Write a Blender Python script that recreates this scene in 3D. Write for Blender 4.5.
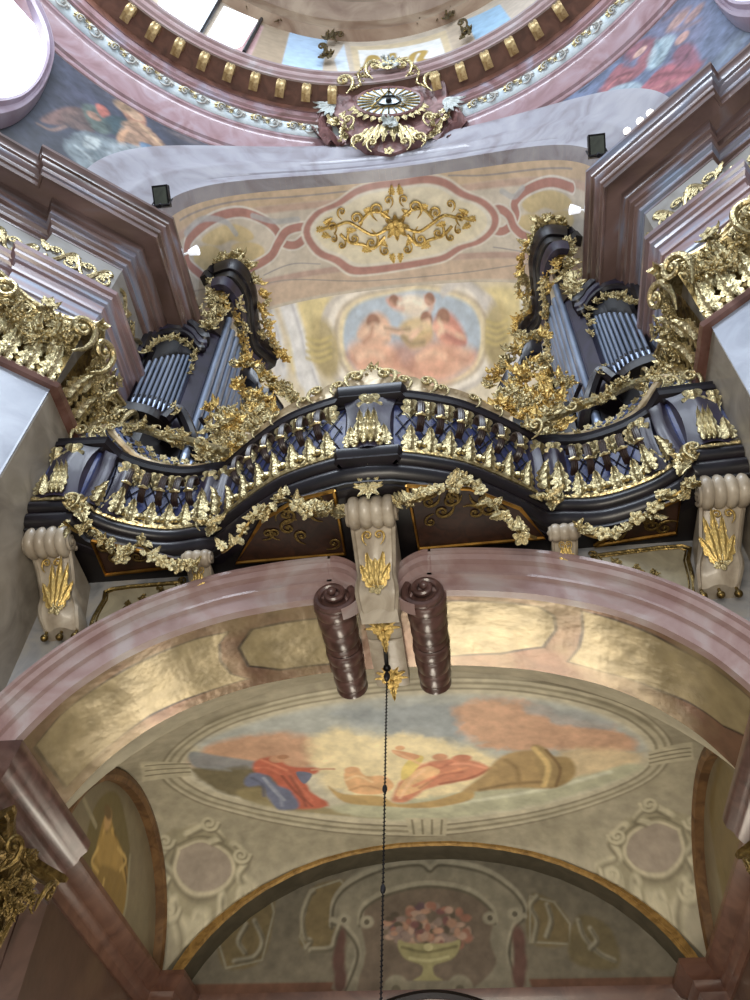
import bpy, bmesh, math, random
import numpy as np
from mathutils import Vector, Matrix
random.seed(7)
RNG = np.random.default_rng(11)
for o in list(bpy.data.objects): bpy.data.objects.remove(o)
SC = bpy.context.scene
COL = SC.collection
# ------------------------------------------------------------------ camera
FPX = 849.67
YAW, PIT, ROL, XCAM = math.radians(8.745), math.radians(49.845), math.radians(2.2607), 1.393
_cy, _sy, _cp, _sp = math.cos(YAW), math.sin(YAW), math.cos(PIT), math.sin(PIT)
CF = np.array([-_sy*_cp, _cy*_cp, _sp]); _R = np.array([_cy, _sy, 0.0]); _U = np.cross(_R, CF)
CR = math.cos(ROL)*_R + math.sin(ROL)*_U
CU = -math.sin(ROL)*_R + math.cos(ROL)*_U
CC = np.array([XCAM, 0.0, 0.0])
cam = bpy.data.cameras.new('camera'); co = bpy.data.objects.new('camera', cam); COL.objects.link(co)
co.matrix_world = Matrix(((CR[0], CU[0], -CF[0], CC[0]), (CR[1], CU[1], -CF[1], CC[1]), (CR[2], CU[2], -CF[2], CC[2]), (0, 0, 0, 1)))
cam.sensor_fit = 'VERTICAL'; cam.sensor_height = 36.0; cam.sensor_width = 27.0
cam.lens = FPX/1000*36.0; cam.clip_end = 300
SC.camera = co
# ------------------------------------------------------------------ light
SC.view_settings.view_transform = 'Standard'; SC.view_settings.look = 'None'
SC.view_settings.gamma = 1.0; SC.view_settings.use_curve_mapping = False
SC.view_settings.exposure = 0.0
W = bpy.data.worlds.new('daylight'); SC.world = W; W.use_nodes = True
bg = W.node_tree.nodes['Background']; bg.inputs[0].default_value = (0.74, 0.86, 1.0, 1); bg.inputs[1].default_value = 0.55
def area(name, loc, target, size, power, col):
    l = bpy.data.lights.new(name, 'AREA'); l.shape = 'RECTANGLE'; l.size, l.size_y = size
    l.energy = power; l.color = col
    o = bpy.data.objects.new(name, l); COL.objects.link(o); o.location = loc
    o.rotation_euler = (Vector(target)-Vector(loc)).to_track_quat('-Z', 'Y').to_euler()
    return o
area('drum_daylight', (0, -9, 31), (0, 9.5, 12), (9, 6), 3000, (0.80, 0.89, 1.0))
area('drum_daylight_east', (8, -5, 29), (-5, 10, 15), (5, 6), 900, (0.85, 0.92, 1.0))
area('drum_daylight_west', (-8, -5, 29), (5, 10, 15), (5, 6), 2200, (0.82, 0.9, 1.0))
area('gallery_fill', (0, 12.6, 12.4), (0, 13.2, 25), (6, 2.6), 520, (1.0, 0.96, 0.88))  # added upward fill hidden behind the balcony, brightens the gallery vault
area('nave_fill', (0.5, -4, 1.0), (0, 14.5, 9.5), (8, 5), 1800, (1.0, 0.91, 0.76))  # added warm fill from low behind the camera, brightens the lower vault
area('far_window_daylight', (0.1, 18.9, 3.3), (0, 10.5, 9.0), (1.6, 3.0), 110, (1.0, 0.93, 0.80))

area('vault_fill', (0, 14.0, 1.0), (0, 13.4, 9.5), (6, 3), 190, (1.0, 0.94, 0.80))  # added fill pointing up under the vault, no real source there

# ------------------------------------------------------------------ ray helpers (pixel of the photo -> place in the building)
YC = -2.75                      # centre of the dome in plan
def ray(u, v): return CF*FPX + CR*(u-375) + CU*(500-v)
def at_y(u, v, Y): d = ray(u, v); return CC + d*Y/d[1]
def at_z(u, v, Z): d = ray(u, v); return CC + d*Z/d[2]
def at_x(u, v, X): d = ray(u, v); return CC + d*(X-XCAM)/d[0]
def at_cyl(u, v, r):
    d = ray(u, v); a = d[0]**2+d[1]**2; b = 2*(XCAM*d[0]-YC*d[1]); c = XCAM**2+YC**2-r*r
    return CC + d*(-b+math.sqrt(b*b-4*a*c))/(2*a)
def at_pl(u, v, P, N):
    d = ray(u, v); P = np.array(P, float); N = np.array(N, float)
    return CC + d*((P-CC)@N)/(d@N)
def project(P):
    D = P - CC; z = D@CF
    zz = np.where(z > .1, z, 1e-3)
    return np.where(z > .1, 375+FPX*(D@CR)/zz, -1e5), np.where(z > .1, 500-FPX*(D@CU)/zz, -1e5)

# ------------------------------------------------------------------ materials
def lin(c):
    return tuple((x/255/12.92 if x/255 <= .04045 else ((x/255+.055)/1.055)**2.4) for x in c[:3])
MATS = {}
def mat(name, c1, c2=None, c3=None, rough=.5, metal=0.0, scale=2.0, bump=0.0, bscale=8.0, detail=6, dist=1.2, coat=0.0, stretch=None, spec=.5):
    if name in MATS: return MATS[name]
    m = bpy.data.materials.new(name); m.use_nodes = True; nt = m.node_tree; N = nt.nodes; L = nt.links
    b = N['Principled BSDF']; b.inputs['Roughness'].default_value = rough; b.inputs['Metallic'].default_value = metal
    b.inputs['Coat Weight'].default_value = coat; b.inputs['Coat Roughness'].default_value = .12
    b.inputs['Specular IOR Level'].default_value = spec
    tc = N.new('ShaderNodeTexCoord'); mp = N.new('ShaderNodeMapping'); L.new(tc.outputs['Object'], mp.inputs[0])
    if stretch: mp.inputs['Scale'].default_value = stretch
    n = N.new('ShaderNodeTexNoise'); n.inputs['Scale'].default_value = scale; n.inputs['Detail'].default_value = detail
    n.inputs['Distortion'].default_value = dist; L.new(mp.outputs[0], n.inputs['Vector'])
    r = N.new('ShaderNodeValToRGB'); L.new(n.outputs['Fac'], r.inputs[0]); L.new(r.outputs[0], b.inputs['Base Color'])
    cs = [c1, c2 or c1] + ([c3] if c3 else [])
    e = r.color_ramp.elements; e[0].position = .34; e[1].position = .68
    e[0].color = (*lin(cs[0]), 1); e[1].color = (*lin(cs[-1]), 1)
    if c3: x = e.new(.5); x.color = (*lin(c2), 1)
    if bump:
        n2 = N.new('ShaderNodeTexNoise'); n2.inputs['Scale'].default_value = bscale; L.new(tc.outputs['Object'], n2.inputs['Vector'])
        bp = N.new('ShaderNodeBump'); bp.inputs['Strength'].default_value = bump; bp.inputs['Distance'].default_value = .06
        L.new(n2.outputs['Fac'], bp.inputs['Height']); L.new(bp.outputs[0], b.inputs['Normal'])
    MATS[name] = m; return m
def pmat(name, rough=.6, bump=0.0, bscale=6.0, grain=.12, coat=0.0, spec=.4, metal=0.0):
    """painted plaster: colour comes from the painted colour attribute, broken up by fine noise"""
    m = bpy.data.materials.new(name); m.use_nodes = True; nt = m.node_tree; N = nt.nodes; L = nt.links
    b = N['Principled BSDF']; b.inputs['Roughness'].default_value = rough; b.inputs['Specular IOR Level'].default_value = spec
    b.inputs['Coat Weight'].default_value = coat; b.inputs['Metallic'].default_value = metal
    a = N.new('ShaderNodeAttribute'); a.attribute_name = 'paint'
    tc = N.new('ShaderNodeTexCoord'); n = N.new('ShaderNodeTexNoise'); n.inputs['Scale'].default_value = 3.0; n.inputs['Detail'].default_value = 8
    L.new(tc.outputs['Object'], n.inputs['Vector'])
    mr = N.new('ShaderNodeMapRange'); mr.inputs['From Min'].default_value = .3; mr.inputs['From Max'].default_value = .7
    mr.inputs['To Min'].default_value = 1-grain; mr.inputs['To Max'].default_value = 1+grain; L.new(n.outputs['Fac'], mr.inputs['Value'])
    mx = N.new('ShaderNodeVectorMath'); mx.operation = 'SCALE'; L.new(a.outputs['Color'], mx.inputs[0]); L.new(mr.outputs[0], mx.inputs['Scale'])
    L.new(mx.outputs[0], b.inputs['Base Color'])
    if bump:
        n2 = N.new('ShaderNodeTexNoise'); n2.inputs['Scale'].default_value = bscale; n2.inputs['Detail'].default_value = 3; L.new(tc.outputs['Object'], n2.inputs['Vector'])
        bp = N.new('ShaderNodeBump'); bp.inputs['Strength'].default_value = bump; bp.inputs['Distance'].default_value = .08
        L.new(n2.outputs['Fac'], bp.inputs['Height']); L.new(bp.outputs[0], b.inputs['Normal'])
    return m
def emat(name, c, s):
    m = bpy.data.materials.new(name); m.use_nodes = True; b = m.node_tree.nodes['Principled BSDF']
    b.inputs['Base Color'].default_value = (*lin(c), 1); b.inputs['Emission Color'].default_value = (*lin(c), 1); b.inputs['Emission Strength'].default_value = s
    return m
GOLD = mat('gilding', (160, 130, 68), (222, 194, 126), rough=.34, metal=.85, scale=7, bump=.25, bscale=16)
GOLDP = mat('pale_gilding', (136, 120, 82), (216, 202, 158), rough=.29, metal=.9, scale=9, bump=.35, bscale=16)
GOLDD = mat('aged_gilding', (84, 68, 38), (142, 120, 72), rough=.38, metal=.9, scale=6, bump=.3, bscale=14)
WOOD = mat('dark_stained_wood', (12, 9, 14), (24, 18, 26), rough=.36, scale=2.5, coat=.1, spec=.35, stretch=(1, 1, 4))
WOODB = mat('dark_bluish_wood', (28, 23, 36), (46, 40, 62), rough=.42, scale=1.6, coat=.1, spec=.35)
WOODN = mat('near_black_wood', (12, 9, 10), (20, 15, 15), rough=.45, scale=3)
PANELW = mat('brown_underside_panel', (34, 18, 10), (56, 32, 20), rough=.5, scale=5)
PIPE = mat('organ_pipe_tin', (112, 124, 146), (146, 158, 178), rough=.36, metal=.6, scale=1.5, stretch=(1, 1, .25))
BLUE = mat('blue_lattice_paint', (92, 110, 160), (136, 152, 196), rough=.4, scale=4)
NAVY = mat('deep_blue_backing', (30, 36, 72), (50, 60, 110), rough=.42, scale=4)
MROSE = mat('rose_marble', (128, 98, 100), (142, 114, 118), (152, 132, 138), rough=.28, scale=.9, dist=2.2, coat=.3)
MBROWN = mat('red_brown_marble', (84, 56, 48), (104, 74, 66), (124, 96, 90), rough=.26, scale=.8, dist=2.4, coat=.4)
MDARK = mat('dusky_brown_marble', (70, 52, 48), (104, 80, 74), rough=.3, scale=1.0, dist=2.0, coat=.3)
MGREY = mat('blue_grey_marble', (132, 140, 152), (170, 176, 188), rough=.35, scale=.7, dist=2.0, coat=.2)
MPALE = mat('pale_blue_marble', (122, 130, 148), (148, 156, 174), rough=.35, scale=.8, dist=2.0, coat=.2)
MSTONE = mat('grey_beige_stone_marble', (120, 112, 102), (150, 142, 130), rough=.45, scale=1.0, dist=2.0)
MLILAC = mat('lilac_veined_marble', (134, 108, 106), (146, 124, 122), (158, 146, 146), rough=.3, scale=.6, dist=2.6, coat=.3)
MCONS = mat('cream_console_stone', (140, 128, 112), (176, 166, 150), rough=.42, scale=2.0, coat=.15)
MROLL = mat('brown_scroll_marble', (64, 44, 40), (98, 72, 68), rough=.3, scale=1.8, dist=2, coat=.25)
PLAST = mat('cream_plaster', (206, 200, 186), (224, 220, 210), rough=.6, scale=3)
WHITE = mat('white_plaster', (226, 226, 224), (240, 240, 238), rough=.6, scale=3)
BLACK = mat('black_metal', (12, 12, 13), (22, 22, 24), rough=.4, metal=.6, scale=6)
IRON = mat('dark_iron', (38, 38, 42), (60, 60, 64), rough=.45, metal=.8, scale=6)
REDM = mat('rust_red_marble', (80, 52, 42), (108, 76, 62), rough=.35, scale=1.2, dist=2, coat=.2)

# ------------------------------------------------------------------ object helpers
def meta(o, label=None, cat=None, group=None, kind=None):
    if label: o['label'] = label
    if cat: o['category'] = cat
    if group: o['group'] = group
    if kind: o['kind'] = kind
    return o
def thing(name, label, cat, loc, group=None):
    o = bpy.data.objects.new(name, None); o.empty_display_size = .2; COL.objects.link(o); o.location = tuple(loc)
    return meta(o, label, cat, group)
def wloc(p):
    v = Vector((0, 0, 0))
    while p is not None: v = v + p.location; p = p.parent
    return v
class MB:
    """collects vertices and faces in world coordinates; build() links ONE mesh object"""
    def __init__(s): s.v = []; s.f = []
    def add(s, vs, fs):
        n = len(s.v); s.v += [tuple(map(float, q)) for q in vs]; s.f += [tuple(i+n for i in f) for f in fs]
    def grid(s, P, cu=False, cv=False):
        P = np.asarray(P); a, b = P.shape[:2]; n = len(s.v); s.v += [tuple(q) for q in P.reshape(-1, 3).tolist()]
        for i in range(a if cu else a-1):
            for j in range(b if cv else b-1):
                i2, j2 = (i+1) % a, (j+1) % b
                s.f.append((n+i*b+j, n+i2*b+j, n+i2*b+j2, n+i*b+j2))
    def fan(s, P):
        n = len(s.v); s.v += [tuple(map(float, q)) for q in P]; s.f.append(tuple(range(n, n+len(P))))
    def box(s, c, half, ax=None):
        ax = np.eye(3) if ax is None else np.array(ax, float); c = np.array(c, float)
        vs = [c + ax[0]*half[0]*x + ax[1]*half[1]*y + ax[2]*half[2]*z for x in (-1, 1) for y in (-1, 1) for z in (-1, 1)]
        s.add(vs, [(0, 1, 3, 2), (4, 6, 7, 5), (0, 4, 5, 1), (2, 3, 7, 6), (0, 2, 6, 4), (1, 5, 7, 3)])
    def tube(s, path, rad, n=8, cap=True):
        path = np.asarray(path, float); m = len(path); rad = np.broadcast_to(np.asarray(rad, float), (m,))
        T = np.gradient(path, axis=0); T /= np.linalg.norm(T, axis=1)[:, None]+1e-12
        ref = np.array([0, 0, 1.0]) if abs(T[0][2]) < .9 else np.array([1.0, 0, 0])
        rows = []; a = np.cross(T[0], ref); a /= np.linalg.norm(a)
        for i in range(m):
            a = a - T[i]*(a@T[i]); a /= np.linalg.norm(a)+1e-12; b = np.cross(T[i], a)
            t = np.linspace(0, 2*np.pi, n, endpoint=False)[:, None]
            rows.append(path[i] + rad[i]*(np.cos(t)*a+np.sin(t)*b))
        s.grid(np.array(rows), cv=True)
        if cap: s.fan(rows[0][::-1]); s.fan(rows[-1])
    def sweep(s, path, prof, closed=False, cap=True):
        """mitred sweep of a closed profile [(d,z)] along a plan path; d goes to the LEFT normal side 'n'"""
        path = np.asarray(path, float)[:, :2]; m = len(path); rows = []
        seg = path[1:]-path[:-1]; seg /= np.linalg.norm(seg, axis=1)[:, None]
        nr = np.c_[-seg[:, 1], seg[:, 0]]
        pr = np.asarray(prof, float)
        for i in range(m):
            if i == 0: mm = nr[0]
            elif i == m-1: mm = nr[-1]
            else:
                mm = nr[i-1]+nr[i]; mm = mm/max(1+nr[i-1]@nr[i], .25)
            rows.append(np.c_[path[i]+pr[:, :1]*mm, pr[:, 1]])
        s.grid(np.array(rows), cv=True)
        if cap: s.fan(rows[0]); s.fan(rows[-1][::-1])
    def build(s, name, m, parent=None, smooth=True, sharp=40, kind=None, label=None):
        me = bpy.data.meshes.new(name); off = wloc(parent)
        v = np.array(s.v)-np.array(off)
        me.from_pydata(v.tolist(), [], s.f); me.validate()
        b = bmesh.new(); b.from_mesh(me); bmesh.ops.recalc_face_normals(b, faces=b.faces)
        if smooth:
            a = math.radians(sharp)
            for f in b.faces: f.smooth = True
            for e in b.edges: e.smooth = (len(e.link_faces) == 2 and e.calc_face_angle(0) < a)
        b.to_mesh(me); b.free()
        me.materials.append(m)
        o = bpy.data.objects.new(name, me); COL.objects.link(o)
        if parent: o.parent = parent
        if kind: o['kind'] = kind
        if label: o['label'] = label
        return o
def centre(me):
    """move a mesh template to its own origin (already local)"""
    return me
def basis(n, up):
    n = np.array(n, float); n /= np.linalg.norm(n); up = np.array(up, float); up = up - n*(up@n)
    if np.linalg.norm(up) < 1e-6: up = np.cross(n, [1, 0, 0.1])
    up /= np.linalg.norm(up); r = np.cross(up, n)
    return r, up, n
def put(tmpl, name, parent, loc, n, up, sc=1.0, m=None, sy=None, sn=None, flip=1):
    """place a shared template mesh as a part: x=right, y=up, z=normal"""
    r, u, w = basis(n, up); sy = sc if sy is None else sy; sn = sc if sn is None else sn
    o = bpy.data.objects.new(name, tmpl); COL.objects.link(o)
    off = np.array(wloc(parent)); p = np.array(loc, float)-off
    r = r*sc*flip; u = u*sy; w = w*sn
    if parent: o.parent = parent
    o.matrix_local = Matrix(((r[0], u[0], w[0], p[0]), (r[1], u[1], w[1], p[1]), (r[2], u[2], w[2], p[2]), (0, 0, 0, 1)))
    return o
def template(name, mb, m, smooth=True, sharp=50):
    o = mb.build(name, m, None, smooth, sharp); me = o.data; bpy.data.objects.remove(o); return me
def smooth_path(P, n=8):
    P = [np.array(p, float) for p in P]; Q = [2*P[0]-P[1]]+P+[2*P[-1]-P[-2]]; out = []
    for i in range(1, len(Q)-2):
        for k in range(n):
            t = k/n; a, b, c, d = Q[i-1:i+3]
            out.append(.5*((2*b)+(-a+c)*t+(2*a-5*b+4*c-d)*t*t+(-a+3*b-3*c+d)*t**3))
    out.append(P[-1]); return np.array(out)

# ------------------------------------------------------------------ ornament templates (unit size, lying in x-y, relief along +z)
def leaf_mb(lobes=4, curl=.35, w=.42):
    mb = MB(); nu, nv = 26, 9; P = np.zeros((nu, nv, 3))
    for i in range(nu):
        t = i/(nu-1); env = math.sin(math.pi*min(1, t*.92+.08))**.6*w*(1-.35*t)
        lob = .5+.5*abs(math.sin(math.pi*lobes*t))**.7
        for j in range(nv):
            s = (j/(nv-1)-.5)*2
            x = s*env*lob; y = t-.12*abs(s)*lob*(1 if t < .9 else .3)
            z = .07+.14*(1-s*s)+.05*math.cos(s*6)+curl*max(0, t-.55)**1.4*1.6
            P[i, j] = (x, y, z*.7)
    P2 = P.copy(); P2[:, :, 2] -= .05
    mb.grid(P); mb.grid(P2)
    # close the rim
    rim = np.concatenate([P[:, 0], P[-1, 1:], P[::-1, -1][1:], P[0, ::-1][1:-1]]); rim2 = rim.copy(); rim2[:, 2] -= .05
    mb.grid(np.stack([rim, rim2], 0).transpose(0, 1, 2), cv=True)
    return mb
def ball(mb, c, r, n=8, sq=(1, 1, 1)):
    th = np.linspace(0, np.pi, n//2+2); ph = np.linspace(0, 2*np.pi, n, endpoint=False)
    P = np.array([[[c[0]+r*sq[0]*math.sin(a)*math.cos(b), c[1]+r*sq[1]*math.sin(a)*math.sin(b), c[2]+r*sq[2]*math.cos(a)] for b in ph] for a in th])
    mb.grid(P, cv=True)
def scroll_mb(turns=1.15, r0=.42, wd=.11):
    """C-scroll: tapered spiral with a tail"""
    mb = MB(); path = []; rad = []
    for i in range(34):
        t = i/33; a = t*turns*2*math.pi; r = r0*(1-.78*t); path.append((r*math.cos(a)-.0, r*math.sin(a)+.0, .08+.10*t)); rad.append(wd*(1-.45*t))
    tail = [(r0+.02, -.25, .07), (r0-.08, -.55, .05), (r0-.32, -.85, .03)]
    path = [tail[2], tail[1], tail[0]]+path; rad = [.03, .07, .10]+rad
    p = smooth_path(path, 1); mb.tube(path, rad, 7); ball(mb, (0, 0, .16), .11)
    return mb
def blossom_mb(n=5):
    mb = MB()
    for k in range(n):
        a = k*2*math.pi/n; P = np.zeros((5, 5, 3))
        for i in range(5):
            for j in range(5):
                t = .12+.88*i/4; s = (j/4-.5)*2; ww = .42*math.sin(math.pi*min(.96, t*.85+.05))
                x, y, z = t, s*ww, .05+.22*t-.12*abs(s)+.06*math.sin(t*5)
                P[i, j] = (x*math.cos(a)-y*math.sin(a), x*math.sin(a)+y*math.cos(a), z)
        mb.grid(P); Q = P.copy(); Q[:, :, 2] -= .07; mb.grid(Q[::-1])
    ball(mb, (0, 0, .14), .2, 8)
    return mb
def cluster_mb(seed, n=7):
    """carved clump: leaves, a flower and berries"""
    rnd = random.Random(seed); mb = MB()
    for k in range(n):
        a = rnd.uniform(0, 6.28); L = rnd.uniform(.4, .75); lf = leaf_mb(3, rnd.uniform(.2, .6), .45)
        ca, sa = math.cos(a), math.sin(a); ox, oy = rnd.uniform(-.2, .2), rnd.uniform(-.2, .2); tz = rnd.uniform(-.1, .35)
        mb.add([(ox+L*(x*ca-y*sa), oy+L*(x*sa+y*ca), L*(z*1.3)+y*L*tz) for x, y, z in lf.v], lf.f)
    for k in range(4): ball(mb, (rnd.uniform(-.35, .35), rnd.uniform(-.35, .35), rnd.uniform(.2, .38)), rnd.uniform(.07, .13), 6)
    return mb
T_LEAFC = template('broad_leaf', leaf_mb(3, .2, .5), GOLD); T_LEAF = template('acanthus_leaf', leaf_mb(), GOLDP); T_LEAFG = template('acanthus_leaf_gold', leaf_mb(), GOLD); T_LEAFD = template('acanthus_leaf_aged', leaf_mb(5, .3, .36), GOLDD)
T_SCR = template('scroll', scroll_mb(), GOLDP); T_SCRG = template('scroll_gold', scroll_mb(), GOLD); T_SCRD = template('scroll_aged', scroll_mb(), GOLDD)
T_BLO = template('blossom', blossom_mb(), GOLDP); T_BLOG = template('blossom_gold', blossom_mb(6), GOLD); T_BLOD = template('blossom_aged', blossom_mb(6), GOLDD)
T_CLU = [template('carved_foliage', cluster_mb(k), GOLDP) for k in range(4)]
T_CLUG = [template('carved_foliage_gold', cluster_mb(k+10), GOLD) for k in range(4)]
T_CLUD = [template('carved_foliage_aged', cluster_mb(k+20), GOLDD) for k in range(3)]
_b = MB(); ball(_b, (0, 0, 0), .5, 10); T_BALL = template('bead', _b, GOLDP)

# ------------------------------------------------------------------ painted surfaces
def vnoise(x, y, sc, seed=0):
    r = np.random.default_rng(seed); G = r.random((64, 64)); x = np.mod(x*sc+100, 64); y = np.mod(y*sc+100, 64)
    i = x.astype(int) % 64; j = y.astype(int) % 64; fx = x-np.floor(x); fy = y-np.floor(y); fx = fx*fx*(3-2*fx); fy = fy*fy*(3-2*fy)
    i2, j2 = (i+1) % 64, (j+1) % 64
    return (G[i, j]*(1-fx)+G[i2, j]*fx)*(1-fy)+(G[i, j2]*(1-fx)+G[i2, j2]*fx)*fy
def fbm(x, y, sc, seed=0):
    return (vnoise(x, y, sc, seed)+.5*vnoise(x, y, sc*2.1, seed+1)+.25*vnoise(x, y, sc*4.3, seed+2))/1.75
class Paint:
    def __init__(s, fn, s0, s1, ns, t0, t1, nt, base):
        s.S, s.T = np.meshgrid(np.linspace(s0, s1, ns), np.linspace(t0, t1, nt), indexing='ij')
        s.P = fn(s.S, s.T); s.fn = fn; u, v = project(s.P.reshape(-1, 3)); s.u = u.reshape(s.S.shape); s.v = v.reshape(s.S.shape)
        s.C = np.ones(s.S.shape+(3,))*np.array(lin(base)); s.keep = None; s.step = max((s1-s0)/ns, (t1-t0)/nt)
    def st(s, pts):
        out = []
        for (a, b) in pts:
            k = np.argmin((s.u-a)**2+(s.v-b)**2); i, j = np.unravel_index(k, s.u.shape)
            i = min(max(i, 1), s.u.shape[0]-2); j = min(max(j, 1), s.u.shape[1]-2)
            du = np.array([[s.u[i+1, j]-s.u[i-1, j], s.u[i, j+1]-s.u[i, j-1]], [s.v[i+1, j]-s.v[i-1, j], s.v[i, j+1]-s.v[i, j-1]]])/2
            try: d = np.linalg.solve(du, np.array([a-s.u[i, j], b-s.v[i, j]]))
            except Exception: d = np.zeros(2)
            d = np.clip(d, -3, 3)
            out.append((s.S[i, j]+d[0]*(s.S[1, 0]-s.S[0, 0]), s.T[i, j]+d[1]*(s.T[0, 1]-s.T[0, 0])))
        return np.array(out)
    def _blend(s, a, col):
        a = a[..., None]; s.C = s.C*(1-a)+np.array(lin(col))*a
    def poly(s, pts, col, soft=.05, alpha=1.0, px=True, curve=True, jag=0.0):
        Q = s.st(pts) if px else np.array(pts, float)
        if curve:
            n = len(Q); E = [Q[(i) % n] for i in range(-1, n+2)]; out = []
            for i in range(1, n+1):
                for k in range(4):
                    t = k/4; a, b, c, d = E[i-1], E[i], E[i+1], E[(i+2) if i+2 < len(E) else 2]
                    out.append(.5*((2*b)+(-a+c)*t+(2*a-5*b+4*c-d)*t*t+(-a+3*b-3*c+d)*t**3))
            Q = np.array(out)
        S, T = s.S, s.T
        if jag:
            S = S+jag*(fbm(S, T, 3.0, 5)-.5)*2; T = T+jag*(fbm(S, T, 3.0, 9)-.5)*2
        lo = Q.min(0)-soft*2-jag*2; hi = Q.max(0)+soft*2+jag*2
        msk = (S >= lo[0]) & (S <= hi[0]) & (T >= lo[1]) & (T <= hi[1])
        if not msk.any(): return s
        x, y = S[msk], T[msk]; ins = np.zeros(len(x), bool); dm = np.full(len(x), 1e9)
        for i in range(len(Q)):
            a, b = Q[i], Q[(i+1) % len(Q)]; e = b-a; L2 = e@e+1e-12
            t = np.clip(((x-a[0])*e[0]+(y-a[1])*e[1])/L2, 0, 1); dm = np.minimum(dm, np.hypot(x-a[0]-t*e[0], y-a[1]-t*e[1]))
            if a[1] != b[1]:
                c = ((a[1] > y) != (b[1] > y)) & (x < (b[0]-a[0])*(y-a[1])/(b[1]-a[1])+a[0]); ins ^= c
        sd = np.where(ins, dm, -dm); al = np.clip(sd/(2*soft+1e-9)+.5, 0, 1); al = al*al*(3-2*al)*alpha
        A = np.zeros(S.shape); A[msk] = al; s._blend(A, col); return s
    def line(s, pts, col, w=.05, soft=.02, alpha=1.0, px=True, curve=True, taper=False):
        Q = s.st(pts) if px else np.array(pts, float)
        if curve and len(Q) > 2: Q = smooth_path(Q, 6)
        x, y = s.S, s.T; lo = Q.min(0)-w-soft*2; hi = Q.max(0)+w+soft*2
        msk = (x >= lo[0]) & (x <= hi[0]) & (y >= lo[1]) & (y <= hi[1])
        if not msk.any(): return s
        x, y = x[msk], y[msk]; dm = np.full(len(x), 1e9); n = len(Q)-1
        for i in range(n):
            a, b = Q[i], Q[i+1]; e = b-a; L2 = e@e+1e-12
            t = np.clip(((x-a[0])*e[0]+(y-a[1])*e[1])/L2, 0, 1); dd = np.hypot(x-a[0]-t*e[0], y-a[1]-t*e[1])
            if taper: dd = dd/(max(.15, math.sin(math.pi*(i+.5)/n)))
            dm = np.minimum(dm, dd)
        al = np.clip((w/2-dm)/(soft+1e-9)+.5, 0, 1)*alpha
        A = np.zeros(s.S.shape); A[msk] = al; s._blend(A, col); return s
    def spot(s, c, rx, ry, col, ang=0, soft=.5, alpha=1.0, px=True):
        c = s.st([c])[0] if px else c; a = math.radians(ang)
        X = s.S-c[0]; Y = s.T-c[1]; x = (X*math.cos(a)+Y*math.sin(a))/rx; y = (-X*math.sin(a)+Y*math.cos(a))/ry
        d = np.hypot(x, y); s._blend(np.clip((1-d)/soft+.5, 0, 1)*alpha, col); return s
    def mottle(s, col, sc=1.0, amt=.5, seed=1, lo=.45, hi=.75, stretch=(1, 1)):
        n = fbm(s.S*stretch[0], s.T*stretch[1], sc, seed); s._blend(np.clip((n-lo)/(hi-lo), 0, 1)*amt, col); return s
    def build(s, name, m, parent=None, kind='structure', keep=None, smooth=True):
        me = bpy.data.meshes.new(name); a, b = s.S.shape; off = np.array(wloc(parent))
        idx = np.arange(a*b).reshape(a, b)
        F = np.stack([idx[:-1, :-1], idx[1:, :-1], idx[1:, 1:], idx[:-1, 1:]], -1).reshape(-1, 4)
        if keep is not None:
            k = (keep[:-1, :-1] & keep[1:, :-1] & keep[1:, 1:] & keep[:-1, 1:]).reshape(-1); F = F[k]
        V = s.P.reshape(-1, 3)-off
        used = np.zeros(len(V), bool); used[F.reshape(-1)] = True; mp = np.cumsum(used)-1; F = mp[F]; V = V[used]
        me.from_pydata(V.tolist(), [], F.tolist())
        at = me.color_attributes.new('paint', 'FLOAT_COLOR', 'POINT')
        cc = np.ones((len(V), 4), np.float32); cc[:, :3] = s.C.reshape(-1, 3)[used]; at.data.foreach_set('color', cc.reshape(-1))
        for p in me.polygons: p.use_smooth = smooth
        me.materials.append(m); o = bpy.data.objects.new(name, me); COL.objects.link(o)
        if parent: o.parent = parent
        if kind: o['kind'] = kind
        return o
# ================================================================== STRUCTURE
def mirror(mb):
    m = MB(); m.v = [(-x, y, z) for x, y, z in mb.v]; m.f = list(mb.f); return m
def both(mb, n1, n2, m, kind='structure', **k):
    return mb.build(n1, m, kind=kind, **k), mirror(mb).build(n2, m, kind=kind, **k)
P0 = (-5.87, 7.68); P1 = (-7.10, 6.70)
PIER = [(-5.87, 13.2), P0, P1, (-7.28, 6.94), (-8.9, 5.6), (-10.2, 3.9), (-11.4, 1.6), (-12.1, -1.0), (-12.2, -3.5)]
mb = MB(); mb.box((0, 5, -1.65), (14, 16, .05)); mb.build('floor', mat('floor_stone', (150, 140, 128), (176, 166, 152), rough=.35, scale=1), kind='structure', smooth=False)
mb = MB(); mb.sweep(PIER, [(-.5, -1.6), (0, -1.6), (0, 15.2), (-.5, 15.2)]); both(mb, 'wall_left', 'wall_right', MSTONE, smooth=False)
# pale pilaster shafts on the diagonal faces, with a brown astragal on top
PF = [(-5.87, 9.95), P0, P1]
mb = MB(); mb.sweep([(-5.9, 7.69), (-5.93, 7.67), (-7.05, 6.76)], [(-.05, -1.6), (.09, -1.6), (.09, 13.02), (-.05, 13.02)]); both(mb, 'trim_1', 'trim_2', MPALE, smooth=False)
mb = MB(); mb.sweep(PF, [(0, 12.98), (.16, 13.0), (.2, 13.08), (.16, 13.17), (.08, 13.2), (0, 13.2)]); both(mb, 'trim_3', 'trim_4', MBROWN)
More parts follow.
